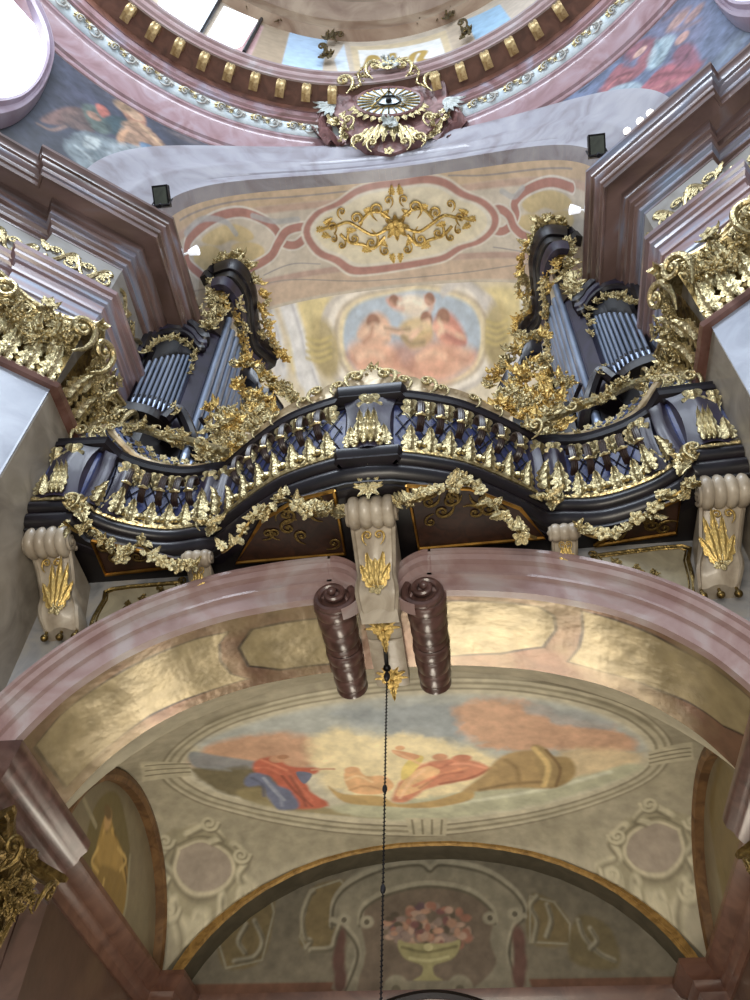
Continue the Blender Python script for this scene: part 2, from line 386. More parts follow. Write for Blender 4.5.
# entablature : architrave, frieze, cornice
ARCHI = [(-.3, 15.05), (.12, 15.05), (.12, 15.36), (.16, 15.38), (.17, 15.44), (.15, 15.46), (.16, 15.78), (.20, 15.8), (.21, 15.88), (.19, 15.9), (.2, 16.1), (.25, 16.12), (.27, 16.2), (.33, 16.24), (.34, 16.34), (.4, 16.38), (.4, 16.52), (.02, 16.62), (-.3, 16.62)]
FRIE = [(-.3, 16.58), (.04, 16.58), (.04, 18.1), (-.3, 18.1)]
CORN = [(-.3, 18.02), (.05, 18.02), (.06, 18.1), (.12, 18.12), (.13, 18.22), (.2, 18.28), (.21, 18.38), (.28, 18.40), (.29, 18.6), (.34, 18.62), (.4, 18.76), (.41, 18.84), (.72, 18.88), (.73, 18.84), (.77, 18.84), (.78, 19.0), (.82, 19.02), (.83, 19.14), (.9, 19.2), (.92, 19.32), (.97, 19.34), (1.0, 19.46), (1.06, 19.52), (1.06, 19.62), (-.3, 19.78)]
mb = MB(); mb.sweep(PIER, ARCHI); both(mb, 'trim_5', 'trim_6', mat('architrave_marble', (100, 86, 90), (138, 112, 114), (134, 148, 174), rough=.3, scale=1.0, dist=.8, coat=.3, stretch=(.35, .35, 2.6)))  # blue-grey streaks, tinted bluer to put bluish highlights into the marble colour
mb = MB(); mb.sweep(PIER, FRIE); both(mb, 'trim_7', 'trim_8', mat('frieze_marble', (122, 118, 112), (146, 144, 142), rough=.4, scale=1.0))
mb = MB(); mb.sweep(PIER, CORN); both(mb, 'trim_9', 'trim_10', mat('cornice_marble', (76, 58, 52), (112, 90, 86), (122, 134, 156), rough=.28, scale=1.0, dist=.8, coat=.35, stretch=(.35, .35, 2.4)))  # brown marble streaks; the bluish tone also paints in cool highlights

# --- pendentive zone : painted drum below the dome ring, cut by the big arch
RP = 11.4
def cylf(r):
    return lambda S, T: np.stack([r*np.cos(S/r), YC+r*np.sin(S/r), T], -1)
pen = Paint(cylf(RP), math.radians(18)*RP, math.radians(162)*RP, 760, 19.3, 26.35, 220, (58, 64, 84))
pen.mottle((74, 76, 100), .5, .9, 3).mottle((40, 44, 58), .8, .8, 8)
# left painting: saints in dark landscape
pen.poly([(60, 45), (95, 70), (135, 110), (190, 140), (250, 155), (200, 150), (150, 120), (100, 95)], (84, 82, 96), .5, .7)
pen.poly([(75, 118), (60, 125), (40, 120), (62, 108), (78, 108)], (150, 98, 74), .07, .7)
pen.poly([(62, 112), (82, 108), (92, 122), (94, 132), (78, 130), (66, 124)], (112, 82, 70), .08, .9)
pen.poly([(82, 105), (100, 108), (112, 122), (108, 134), (92, 128)], (92, 112, 100), .08, .9)
pen.poly([(98, 112), (96, 104), (104, 106), (110, 114), (104, 118)], (196, 92, 66), .06, .95)
pen.poly([(104, 118), (118, 116), (134, 124), (130, 134), (112, 134)], (44, 78, 84), .08, .9)
pen.poly([(120, 106), (128, 103), (142, 112), (146, 124), (138, 128), (128, 120)], (176, 112, 72), .07, .95)
pen.poly([(126, 122), (144, 124), (166, 146), (172, 156), (150, 154), (132, 144), (120, 138)], (180, 132, 88), .08, .9, jag=.08)
pen.poly([(118, 134), (128, 130), (124, 140), (128, 146), (118, 144)], (214, 152, 92), .06, .9)
pen.poly([(140, 142), (158, 148), (176, 158), (168, 162), (146, 156)], (84, 132, 168), .06, .9)
pen.poly([(72, 134), (92, 132), (122, 144), (116, 158), (98, 170), (82, 168), (66, 150)], (126, 142, 146), .12, .85, jag=.1)
pen.poly([(112, 146), (136, 144), (154, 158), (140, 164), (118, 166), (108, 158)], (160, 172, 176), .10, .85, jag=.1)
pen.poly([(86, 136), (100, 140), (96, 150), (84, 146)], (186, 196, 192), .06, .8)
pen.line([(92, 150), (100, 160), (96, 168)], (92, 112, 116), .12, .1, .8).line([(122, 150), (134, 156), (142, 162)], (126, 146, 152), .1, .1, .8)
pen.spot((126, 108), .35, .35, (168, 128, 84), soft=.5); pen.spot((136, 116), .22, .26, (190, 146, 104), soft=.4); pen.spot((94, 116), .2, .22, (170, 120, 88), soft=.4)
pen.line([(38, 124), (52, 130), (66, 126)], (150, 108, 84), .1, .08, .8)
pen.spot((185, 138), .5, .2, (112, 94, 92), soft=.9, alpha=.6)
# right painting: figures in red on blue
pen.poly([(520, 122), (560, 100), (640, 40), (690, 0), (750, 0), (750, 60), (690, 90), (600, 104), (560, 118)], (96, 112, 146), .6, .85)
pen.poly([(650, 20), (690, 4), (706, 24), (690, 50), (660, 44)], (104, 100, 128), .4, .7)
pen.poly([(600, 88), (614, 70), (624, 62), (634, 66), (640, 58), (650, 48), (656, 54), (640, 74), (622, 86), (604, 98)], (150, 72, 76), .14, .9, jag=.14)
pen.poly([(626, 52), (640, 40), (655, 36), (660, 42), (648, 50), (632, 60)], (140, 70, 78), .14, .85, jag=.12)
pen.poly([(636, 90), (650, 78), (668, 62), (688, 66), (702, 62), (690, 78), (668, 92), (646, 100), (632, 102)], (162, 66, 74), .14, .9, jag=.16)
pen.poly([(672, 60), (680, 46), (692, 44), (700, 60), (690, 70)], (140, 60, 76), .1, .8)
pen.poly([(650, 52), (662, 38), (674, 36), (668, 54), (658, 66), (648, 66)], (150, 176, 184), .10, .85, jag=.1)
pen.poly([(600, 100), (612, 88), (632, 82), (642, 86), (628, 98), (612, 104)], (146, 168, 180), .07, .9)
pen.spot((678, 20), .35, .3, (160, 120, 110), soft=.5); pen.spot((694, 14), .3, .25, (150, 112, 108), soft=.5); pen.spot((640, 52), .2, .2, (196, 150, 130), soft=.4); pen.spot((682, 38), .2, .25, (180, 130, 116), soft=.4)
for q, c in (([(652, 78), (666, 74), (690, 72)], (104, 40, 50)), ([(646, 92), (664, 84), (680, 80)], (190, 104, 104)), ([(610, 84), (620, 76), (632, 72)], (104, 44, 52)), ([(604, 92), (616, 80), (630, 76)], (186, 100, 100)), ([(656, 40), (660, 52), (654, 62)], (100, 130, 146)), ([(674, 70), (684, 60), (690, 50)], (92, 46, 60)), ([(664, 20), (676, 14), (690, 8)], (120, 96, 108)), ([(670, 30), (684, 28), (700, 20)], (130, 100, 100))): pen.line(q, c, .12, .12, .75)
for q, c in (([(84, 140), (96, 148), (106, 162)], (90, 104, 110)), ([(76, 146), (88, 156), (94, 166)], (168, 180, 180)), ([(130, 148), (144, 154), (150, 160)], (112, 128, 136)), ([(134, 128), (148, 140), (158, 152)], (128, 88, 58)), ([(140, 124), (154, 138), (166, 150)], (212, 168, 112)), ([(72, 116), (80, 122), (90, 124)], (74, 54, 50)), ([(98, 116), (108, 124), (110, 132)], (60, 76, 72))): pen.line(q, c, .10, .10, .8)
pen.line([(580, 92), (590, 84)], (40, 44, 60), .08, .06)
pen.spot((730, 50), .6, .3, (110, 128, 140), soft=.9, alpha=.5)
def soften(P, sat=.75, mid=None, k=.15, jitter=.25):
    g = P.C@np.array([.3, .59, .11]); C = g[..., None]+(P.C-g[..., None])*sat
    if mid is not None: C = C*(1-k)+np.array(lin(mid))*k
    n = fbm(P.S, P.T, 3.2, 21)-.45; n2 = fbm(P.S, P.T, 7.5, 31)-.45; P.C = np.clip(C*(1+jitter*(n+n2))[..., None], 0, 1)
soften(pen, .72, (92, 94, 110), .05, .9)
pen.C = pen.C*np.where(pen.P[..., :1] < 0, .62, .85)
ARX = lambda X, Z, a, b: (X/a)**2 + ((Z-19.8)/b)**2
keep = ~((ARX(pen.P[..., 0], pen.P[..., 2], 6.3, 6.6) < 1))
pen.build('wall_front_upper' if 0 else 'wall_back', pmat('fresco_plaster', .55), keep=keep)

# --- big upper arch: moulded archivolt on the rotunda curve
def archring(mb, prof, n=90, a0=0, a1=math.pi):
    rows = []
    for i in range(n+1):
        a = a0+(a1-a0)*i/n; row = []
        for (w, r) in prof:       # w 0 inner .. 1 outer
            ax = 5.3+(6.72-5.3)*w; bz = 5.3+(7.15-5.3)*w
            X = ax*math.cos(a); Z = 19.8+bz*math.sin(a); row.append((X, YC+math.sqrt(r*r-X*X), Z))
        rows.append(row)
    mb.grid(np.array(rows), cv=True)
mb = MB(); archring(mb, [(0, 11.55), (0, 11.2), (.16, 11.2), (.18, 11.16), (.34, 11.15), (.38, 11.08), (.44, 11.07), (.62, 11.12), (.72, 11.02), (.78, 11.02), (.82, 10.97), (.97, 10.98), (1, 11.05), (1, 11.55)])
mb.build('trim_11', mat('archivolt_pale_marble', (130, 124, 130), (148, 146, 154), (160, 158, 164), rough=.35, scale=.6, dist=2.0, coat=.2), kind='structure')
# soffit of the upper arch
def soff(S, T):
    ph = S/5.3; X = 5.3*np.cos(ph); return np.stack([X, YC+np.sqrt(T*T-X*X), 19.8+5.3*np.sin(ph)], -1)
sf = Paint(soff, 0, math.pi*5.3, 620, 11.2, 14.95, 240, (196, 184, 168))
sf.mottle((178, 172, 166), .7, .7, 4).mottle((210, 200, 184), .4, .7, 9)
L5 = math.pi*5.3
for a, b, c, al in ((11.25, 11.95, (200, 168, 128), .85), (11.95, 12.15, (188, 146, 128), .8), (14.2, 14.85, (204, 170, 142), .75), (14.0, 14.2, (176, 128, 118), .7)):
    sf.poly([(0, a), (L5, a), (L5, b), (0, b)], c, .05, al, px=False, curve=False)
D = lambda pts: [(180+a/1.786, 180+b/1.786) for a, b in pts]
sf.line(D([(0, 72), (100, 38), (200, 30), (300, 20)]), (150, 140, 140), .05); sf.line(D([(480, -8), (560, -10), (700, -20)]), (150, 140, 140), .05)
GREYB = (168, 172, 180); PK = (172, 106, 96); OCH = (206, 182, 118)
# grey strapwork, ochre lobes, interlaced rose ribbons
for lob in ([(38, 108), (60, 88), (92, 78), (122, 88), (132, 104), (112, 112), (92, 108), (66, 118)], [(92, 118), (120, 110), (146, 118), (150, 134), (128, 146), (100, 140)], [(26, 128), (48, 116), (70, 124), (72, 146), (50, 162), (28, 152)],
            [(610, 44), (632, 24), (662, 18), (690, 28), (700, 44), (676, 56), (650, 50), (628, 60)], [(606, 66), (632, 60), (650, 72), (640, 92), (618, 96), (602, 84)], [(662, 62), (690, 54), (704, 70), (694, 88), (668, 86)]):
    sf.poly(D(lob), OCH, .05, .95)
for rb in ([(226, 102), (206, 116), (184, 112), (172, 90), (150, 72), (112, 58), (72, 64), (38, 84), (14, 112), (14, 146), (40, 172)],
           [(236, 84), (214, 84), (190, 92), (176, 112), (160, 138), (120, 160), (80, 172)],
           [(546, 84), (572, 92), (590, 82), (600, 62), (598, 40), (620, 18), (660, 4), (700, 14)],
           [(548, 60), (570, 52), (588, 64), (598, 86), (620, 102), (660, 108), (700, 100)]):
    sf.line(D(rb), (214, 208, 200), .36, .03); sf.line(D(rb), PK, .24, .04)
quat = [(232, 92), (250, 62), (286, 46), (318, 26), (352, 16), (392, 12), (436, 6), (470, 12), (500, 30), (536, 44), (556, 66), (552, 88), (528, 108), (496, 118), (468, 134), (430, 142), (392, 148), (346, 154), (310, 154), (284, 138), (252, 124)]
sf.poly(D([(392+(a-392)*1.10, 82+(b-82)*1.24) for a, b in quat]), (220, 214, 204), .04)
sf.poly(D([(392+(a-392)*1.075, 82+(b-82)*1.19) for a, b in quat]), PK, .04)
sf.poly(D(quat), (222, 216, 202), .04); sf.poly(D([(392+(a-392)*.95, 82+(b-82)*.92) for a, b in quat]), (226, 216, 186), .04)
sf.line(D([(20, 200), (120, 190), (200, 178), (340, 180), (500, 166), (620, 150)]), (150, 140, 136), .04)
sf.line(D([(150, 170), (200, 150), (250, 150)]), (150, 146, 150), .04); sf.line(D([(560, 120), (600, 126), (640, 134)]), (150, 146, 150), .04)
for q in ([(10, 96), (40, 70), (80, 74), (100, 96)], [(130, 64), (170, 74), (210, 70)], [(575, 20), (596, 30), (612, 14)]): sf.line(D(q), GREYB, .16, .05, .8)
soften(sf, .82, (190, 184, 176), .18, .18)
sf.build('ceiling_arch' if 0 else 'ceiling', pmat('arch_soffit_plaster', .42, .12, 2.5, coat=.12))
# gallery apse vault behind
def apse(S, T):
    ph = S/5.4; q = T; X0 = 5.3*np.cos(ph); Yb = YC+np.sqrt(14.95**2-X0*X0); c = np.cos(q*np.pi/2)
    return np.stack([5.42*np.cos(ph)*c, Yb+(19.2-Yb)*np.sin(q*np.pi/2), 19.8+5.36*np.sin(ph)*c], -1)
ap = Paint(apse, 0, math.pi*5.4, 560, 0, 1, 360, (214, 204, 180))
class _M: pass
# work in a metric second coordinate
ap.T = ap.T*6.5
ap.mottle((226, 216, 196), .4, .7, 4)
ap.poly(D([(60, 250), (120, 215), (320, 196), (520, 186), (650, 190), (700, 440), (40, 440)]), (218, 206, 182), .1, .8)
for q in ([(205, 225), (270, 210), (262, 250), (246, 300), (230, 330), (200, 340)], [(530, 200), (600, 194), (616, 260), (600, 340), (560, 320), (552, 250)]): ap.poly(D(q), (222, 204, 132), .12, .85)
for x0, y0, x1, y1 in ((150, 225, 176, 330), (190, 215, 222, 350), (228, 340, 240, 400), (622, 220, 640, 300), (592, 320, 610, 380)):
    ap.line(D([(x0, y0), ((x0+x1)/2+4, (y0+y1)/2), (x1, y1)]), (222, 224, 230), .6, .15); ap.line(D([(x0+8, y0), ((x0+x1)/2+12, (y0+y1)/2), (x1+8, y1)]), (176, 178, 190), .1, .1, .7)
med = [(300, 240), (330, 216), (380, 204), (430, 196), (480, 206), (520, 226), (536, 262), (534, 302), (516, 336), (480, 356), (420, 366), (350, 362), (310, 336), (292, 290)]
out = lambda k: [(418+(a-418)*k, 285+(b-285)*k) for a, b in med]
ap.poly(D(out(1.34)), (196, 190, 186), .06); ap.poly(D(out(1.24)), (232, 226, 218), .06); ap.poly(D(out(1.14)), (190, 176, 158), .06); ap.poly(D(out(1.08)), (226, 212, 176), .06)
ap.poly(D(med), (170, 190, 214), .06)
ap.poly(D([(300, 300), (340, 280), (380, 300), (400, 330), (440, 300), (470, 290), (520, 300), (526, 330), (480, 356), (420, 366), (350, 362), (312, 336)]), (222, 176, 152), .16)
ap.poly(D([(330, 250), (352, 236), (372, 250), (376, 280), (356, 296), (332, 290), (318, 272)]), (222, 176, 150), .1)
ap.poly(D([(392, 262), (430, 240), (452, 262), (446, 292), (410, 302)]), (206, 178, 120), .1); ap.poly(D([(452, 252), (478, 236), (500, 258), (512, 290), (486, 300), (462, 286)]), (212, 134, 118), .1)
ap.poly(D([(386, 214), (420, 206), (450, 220), (430, 244), (400, 240)]), (238, 222, 204), .14); ap.poly(D([(368, 212), (392, 208), (400, 222), (378, 226)]), (220, 164, 146), .07); ap.poly(D([(436, 206), (456, 214), (444, 226)]), (214, 160, 146), .07)
for c, rx in (((345, 254), .22), ((440, 248), .2), ((470, 244), .22), ((382, 216), .16), ((446, 212), .16)): ap.spot(D([c])[0], rx, rx*.8, (150, 96, 72), soft=.4)
for q in ([(320, 278), (346, 268), (372, 282)], [(360, 262), (392, 272), (420, 270)], [(456, 262), (480, 272), (506, 284)], [(410, 286), (430, 262), (444, 254)]): ap.line(D(q), (238, 196, 168), .14, .1)
for q in ([(300, 316), (330, 330), (370, 320)], [(390, 340), (430, 346), (470, 336)], [(480, 310), (510, 322), (528, 310)]): ap.line(D(q), (176, 104, 84), .14, .2, .7)
ap.spot(D([(360, 340)])[0], .9, .6, (232, 172, 140), soft=.7, alpha=.7); ap.spot(D([(455, 325)])[0], .8, .5, (226, 160, 130), soft=.7, alpha=.7); ap.spot(D([(400, 325)])[0], .5, .4, (190, 120, 96), soft=.7, alpha=.7)
for q, c, w_ in (([(336, 268), (350, 262), (364, 272)], (236, 200, 176), .14), ([(344, 262), (340, 278), (328, 290)], (190, 130, 104), .1), ([(404, 268), (424, 258), (444, 262)], (222, 196, 150), .16), ([(398, 280), (414, 292), (436, 290)], (150, 128, 84), .12), ([(456, 262), (474, 262), (488, 274)], (236, 170, 148), .16), ([(476, 276), (494, 286), (508, 290)], (176, 92, 84), .12), ([(462, 252), (468, 264), (462, 276)], (240, 210, 180), .1), ([(366, 264), (390, 268), (410, 266)], (120, 84, 60), .05), ([(392, 222), (410, 214), (430, 220)], (250, 240, 226), .14), ([(376, 220), (384, 228), (398, 230)], (214, 160, 140), .08), ([(440, 216), (450, 224), (446, 236)], (222, 170, 150), .08), ([(318, 318), (340, 308), (362, 316)], (240, 196, 168), .14), ([(424, 318), (450, 308), (474, 316)], (238, 190, 160), .14), ([(356, 350), (390, 342), (416, 352)], (228, 176, 146), .12)): ap.line(D(q), c, w_, .12, .85)
ap.line(D([(470, 200), (500, 176), (520, 190), (550, 230)]), (204, 200, 200), .2, .1)
for c in ((258, 300), (566, 276)):   # painted urns of ochre shellwork
    ap.spot(D([c])[0], .5, .62, (176, 158, 98), soft=.4, alpha=.9); ap.spot(D([(c[0], c[1]+14)])[0], .38, .42, (152, 134, 80), soft=.6, alpha=.8)
for dy in (-18, -6, 6, 18): ap.line(D([(226, 300+dy), (248, 306+dy), (270, 298+dy)]), (192, 174, 96), .07, .06, .8); ap.line(D([(548, 270+dy), (566, 276+dy), (584, 268+dy)]), (192, 174, 96), .07, .06, .8)
soften(ap, .85, (222, 216, 206), .12, .2)
ap.C = np.clip(ap.C*1.08, 0, .95)
ap.build('ceiling.001' if 0 else 'ceiling', pmat('gallery_vault_plaster', .55, .05))
mb = MB(); rows = []
for i in range(33):
    a = math.pi*i/32; rows.append([(5.45*math.cos(a), 13.0+6.2*math.sin(a), z) for z in (11.3, 20.0)])
mb.grid(np.array(rows)); mb.build('wall_rear', PLAST, kind='structure')
mb = MB()
for s in (-1, 1): mb.fan([(s*5.45, 11.5, 19.75), (s*5.3, 13.2, 19.75), (s*5.95, 13.2, 19.75), (s*5.95, 11.5, 19.75)])
mb.build('trim_12', PLAST, kind='structure', smooth=False)

# --- dome ring
def ring(prof, th0=-12, th1=192, n=200):
    rows = []
    for i in range(n+1):
        t = math.radians(th0+(th1-th0)*i/n); rows.append([(r*math.cos(t), YC+r*math.sin(t), z) for r, z in prof])
    m = MB(); m.grid(np.array(rows), cv=False); return m
ring([(11.5, 25.8), (11.36, 25.88), (11.34, 26.05), (11.26, 26.1), (11.2, 26.5), (11.04, 26.9), (11.0, 27.0), (10.94, 27.04), (10.92, 27.2)]).build('trim_13', MROSE, kind='structure')
ring([(10.92, 27.16), (10.82, 27.2), (10.66, 27.42), (10.64, 27.48)]).build('trim_14', mat('pale_green_ornament_ground', (176, 190, 198), (206, 214, 214), rough=.5), kind='structure')
ring([(10.64, 27.44), (10.56, 27.46), (10.56, 27.6), (10.48, 27.64), (10.42, 27.8), (10.46, 27.82), (10.45, 27.94), (10.42, 27.96)]).build('trim_15', mat('ring_dark_rose', (110, 78, 76), (140, 108, 110), (150, 140, 152), rough=.3, scale=.9, coat=.3), kind='structure')
ring([(10.43, 27.94), (10.40, 28.3), (9.7, 28.47), (9.68, 28.42)]).build('trim_16', mat('ring_brown', (84, 50, 38), (116, 76, 60), rough=.5, scale=2), kind='structure')
ring([(9.73, 28.42), (9.68, 28.44), (9.68, 28.62), (9.6, 28.66), (9.56, 28.86), (9.48, 28.9), (9.48, 29.1), (10.4, 29.12)]).build('trim_17', MLILAC, kind='structure')
# drum wall with its painted and glazed bays
RD = 10.3
dr = Paint(cylf(RD), math.radians(20)*RD, math.radians(160)*RD, 900, 28.9, 46, 260, (196, 180, 160))
dr.mottle((180, 168, 150), .6, .6, 2)
def band(px, col, al=1): dr.poly(px, col, .05, al, curve=False)
band([(290, 30), (328, 36), (322, 72), (281, 66)], (176, 200, 224)); band([(333, 38), (346, 40), (344, 76), (330, 74)], (196, 180, 160))
band([(262, 22), (290, 30), (281, 66), (246, 54)], (170, 150, 126)); band([(226, 12), (264, 26), (250, 58), (206, 42)], (206, 170, 168)); band([(246, 22), (262, 28), (252, 50), (238, 44)], (196, 150, 150), .8)
band([(344, 44), (350, 74), (340, 76), (334, 60)], (200, 210, 220)); band([(350, 46), (446, 30), (456, 66), (356, 76)], (204, 184, 150)); band([(358, 50), (440, 38), (448, 62), (362, 74)], (224, 222, 216))
band([(465, 20), (500, 4), (516, 26), (478, 46)], (150, 182, 206)); band([(446, 28), (465, 20), (478, 46), (456, 60)], (186, 168, 146)); band([(500, 4), (520, -14), (560, 0), (520, 26)], (190, 176, 160))
for a in ([(366, 68), (372, 56), (380, 64), (376, 72)], [(392, 54), (396, 70)], [(386, 62), (404, 58)], [(408, 68), (414, 54), (424, 52), (420, 60), (430, 60), (426, 66)]): dr.line(a, (170, 140, 70), .3, .1)
dr.build('wall_drum', pmat('drum_plaster', .5))
ring([(10.35, 37.0), (9.9, 37.2), (9.8, 38.2), (9.2, 38.6), (9.1, 40.0), (8.6, 40.4), (8.6, 42.0), (8.0, 42.5), (7.9, 47)], 20, 160).build('trim_18', mat('drum_cornice_tan', (120, 92, 70), (166, 144, 120), rough=.45, scale=.6), kind='structure')
# drum window panes (daylight) : left bright strip
def pane(name, q, m, off=.06):
    P = [at_cyl(u, v, RD-off) for u, v in q]; c = sum(P)/len(P); n = np.array([c[0], c[1]-YC, 0]); n /= np.linalg.norm(n)
    mb = MB(); mb.fan(P); mb.fan([p+n*.08 for p in P][::-1])
    for i in range(len(P)): mb.fan([P[i], P[(i+1) % len(P)], P[(i+1) % len(P)]+n*.08, P[i]+n*.08])
    return mb.build(name, m, kind='structure', smooth=False)
DAY = emat('glowing_glass_and_plaster', (236, 244, 255), 1.5)
pane('window_1', [(160, -6), (221, -6), (206, 24), (196, 38), (158, 16)], DAY); pane('window_2', [(224, 6), (258, 20), (243, 44), (230, 50), (204, 41)], DAY)
for k, q in enumerate(([(222, -4), (197, 40)], [(262, 18), (244, 52)])):
    mb = MB(); mb.tube([at_cyl(*q[0], RD-.1), at_cyl(*q[1], RD-.1)], .07, 6); mb.build('trim_%d' % (19+k), IRON, kind='structure')
# oculus frames on the pendentives; white plaster inside made to glow, built as window panes
ocu = [(-40, 100), (-10, 108), (8, 106), (20, 100), (31, 88), (38, 72), (40, 56), (36, 38), (27, 18), (14, -4), (-5, -22), (-40, -30)]
O3 = [at_cyl(u, v, RP) for u, v in ocu]; TZ = [(math.atan2(p[1]-YC, p[0]), p[2]) for p in O3]
TZ = np.array(smooth_path([np.array([t*RP, z]) for t, z in TZ], 5)); cen = TZ.mean(0)
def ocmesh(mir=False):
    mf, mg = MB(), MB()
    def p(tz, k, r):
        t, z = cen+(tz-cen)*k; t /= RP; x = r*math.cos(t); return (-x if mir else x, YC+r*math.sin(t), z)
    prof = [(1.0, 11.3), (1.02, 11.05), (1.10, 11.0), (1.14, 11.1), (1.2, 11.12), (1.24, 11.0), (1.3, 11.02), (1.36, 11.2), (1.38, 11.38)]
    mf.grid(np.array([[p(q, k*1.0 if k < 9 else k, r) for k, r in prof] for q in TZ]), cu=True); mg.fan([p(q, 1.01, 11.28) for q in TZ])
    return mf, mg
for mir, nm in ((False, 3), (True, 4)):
    mf, mg = ocmesh(mir); mf.build('trim_%d' % (18+nm), mat('oculus_frame_marble', (140, 122, 134), (160, 148, 162), rough=.3, scale=.8), kind='structure'); mg.build('window_%d' % nm, DAY if not mir else emat('glowing_plaster_soft', (214, 222, 240), .9), kind='structure', smooth=False)

# ================================================================== LOWER ARCH AND VAULT
INN = [(0, 9.46), (1.1, 9.43), (1.95, 9.32), (2.6, 9.18), (3.42, 8.88), (4.0, 8.55), (4.4, 8.22), (4.75, 7.85), (5.0, 7.48), (5.2, 7.12), (5.36, 6.78)]
OUTR = [(0, 10.24), (1.2, 10.23), (2.1, 10.13), (2.85, 9.97), (3.72, 9.62), (4.3, 9.28), (4.75, 8.93), (5.15, 8.52), (5.45, 8.15), (5.68, 7.8), (5.87, 7.45)]
IP = smooth_path([(x, 0, z) for x, z in INN], 6); OP = smooth_path([(x, 0, z) for x, z in OUTR], 6)
# arch wall at y=10
for s, nm in ((-1, 'wall_front'), (1, 'wall_front')):
    pass
mb = MB(); full = [(-x, z) for x, _, z in IP[::-1]]+[(x, z) for x, _, z in IP[1:]]
rows = []
for x, z in full: rows.append([(x, 10.0, z), (x, 10.0, 11.3)])
mb.grid(np.array(rows))
for s in (-1, 1): mb.fan([(s*5.36, 10, -1.6), (s*5.95, 10, -1.6), (s*5.95, 10, 11.3), (s*5.36, 10, 11.3)])
mb.build('wall_front', mat('spandrel_marble', (104, 106, 110), (134, 134, 136), (150, 146, 140), rough=.4, scale=.9, dist=2), kind='structure', smooth=False)
# archivolt
AV = [(0, .02), (0, .16), (.10, .17), (.12, .12), (.36, .14), (.40, .2), (.46, .2), (.49, .15), (.7, .18), (.74, .26), (.84, .3), (.88, .26), (.92, .32), (1.0, .32), (1.0, .0)]
for s, nm in ((-1, 'trim_23'), (1, 'trim_24')):
    rows = []
    for a, b in zip(IP, OP):
        if b[0] < .72 and a[0] < .72: continue
        rows.append([(s*(a[0]+(b[0]-a[0])*w), 10-h, a[2]+(b[2]-a[2])*w) for w, h in AV])
    mb = MB(); mb.grid(np.array(rows)); mb.build(nm, MLILAC, kind='structure')
# soffit of the lower arch : framed olive panels
arcl = np.r_[0, np.cumsum(np.hypot(np.diff([p[0] for p in full]), np.diff([p[1] for p in full])))]
FX, FZ = np.array(full).T
def losf(S, T): return np.stack([np.interp(S, arcl, FX), T, np.interp(S, arcl, FZ)], -1)
LL = arcl[-1]
ls = Paint(losf, 0, LL, 520, 9.98, 11.72, 90, (134, 118, 96))
ls.poly([(0, 9.9), (LL, 9.9), (LL, 11.8), (0, 11.8)], (112, 84, 66), .01, 1, px=False, curve=False)
for q in ([(33, 748), (57, 718), (97, 686), (150, 656), (200, 637), (230, 631), (221, 643), (222, 660), (233, 674), (250, 679), (200, 695), (150, 717), (110, 746), (77, 777), (65, 790)],
          [(250, 629), (280, 622), (325, 617), (360, 615), (364, 662), (330, 665), (280, 671), (247, 667), (237, 648)],
          [(420, 602), (450, 600), (500, 601), (540, 606), (556, 616), (558, 630), (545, 648), (500, 655), (450, 657), (424, 659)],
          [(580, 610), (630, 624), (680, 648), (725, 676), (765, 712), (770, 750), (725, 728), (690, 704), (655, 690), (600, 672), (566, 662), (577, 648), (581, 630)]):
    ls.poly(q, (58, 46, 38), .02, 1, curve=False); Q_ = ls.st(q); c_ = Q_.mean(0); k_ = Q_+(c_-Q_)/np.linalg.norm(c_-Q_, axis=1)[:, None]*.06
    ls.poly(k_, (146, 132, 100), .02, 1, px=False, curve=False)
ls.mottle((112, 100, 70), 1.2, .5, 4).mottle((160, 146, 116), .8, .5, 7)
ls.build('ceiling', pmat('polished_stucco_marble', .26, .28, 1.7, .2, metal=.3))
# vault
AX = np.array([0, .6, 1.2, 1.8, 2.44, 3.1, 3.77, 4.25, 4.68, 5.0, 5.25, 5.5, 5.68, 5.78]); AZ = np.array([9.95, 9.94, 9.88, 9.78, 9.62, 9.38, 9.05, 8.74, 8.38, 8.06, 7.76, 7.4, 7.1, 6.88])
ZS = 6.88; H = 9.95-ZS
def Afun(x): return (np.interp(np.abs(x), AX, AZ)-ZS)/H
def Bfun(y): return np.sqrt(np.clip(1-((y-15.5)/3.12)**2, 0, 1))*.86
def vault(S, T):
    a = Afun(S); b = Bfun(T); w = np.clip((T-11.7)/.8, 0, 1)
    z = ZS+H*(1-(1-a)*(1-b)); return np.stack([S, T, z - .42*(1-w)*a], -1)
vt = Paint(vault, -5.78, 5.78, 560, 11.6, 18.9, 400, (156, 148, 124))
vt.mottle((140, 132, 110), .7, .6, 2).mottle((168, 160, 138), .45, .6, 6)
OV = [(190, 778), (186, 765), (200, 748), (235, 728), (290, 712), (340, 703), (390, 697), (460, 694), (520, 697), (580, 708), (620, 722), (645, 742), (646, 758), (630, 775), (590, 792), (530, 808), (470, 817), (420, 821), (360, 819), (300, 812), (250, 802), (215, 792)]
oc = np.array([418, 759]); sc = lambda k, j=None: [tuple(oc+(np.array(p)-oc)*np.array([k, j or k])) for p in OV]
vt.poly(sc(1.11, 1.26), (116, 108, 86), .04); vt.poly(sc(1.10, 1.24), (184, 176, 150), .03); vt.poly(sc(1.085, 1.19), (134, 126, 102), .04); vt.poly(sc(1.07, 1.15), (176, 168, 142), .03); vt.poly(sc(1.045, 1.10), (128, 120, 98), .03); vt.poly(sc(1.03, 1.07), (190, 182, 156), .03)
vt.poly(OV, (196, 190, 168), .03)
n = lambda pts: pts
vt.poly([(200, 748), (235, 728), (340, 703), (460, 694), (580, 708), (645, 745), (600, 760), (300, 760)], (164, 172, 172), .15, .9)
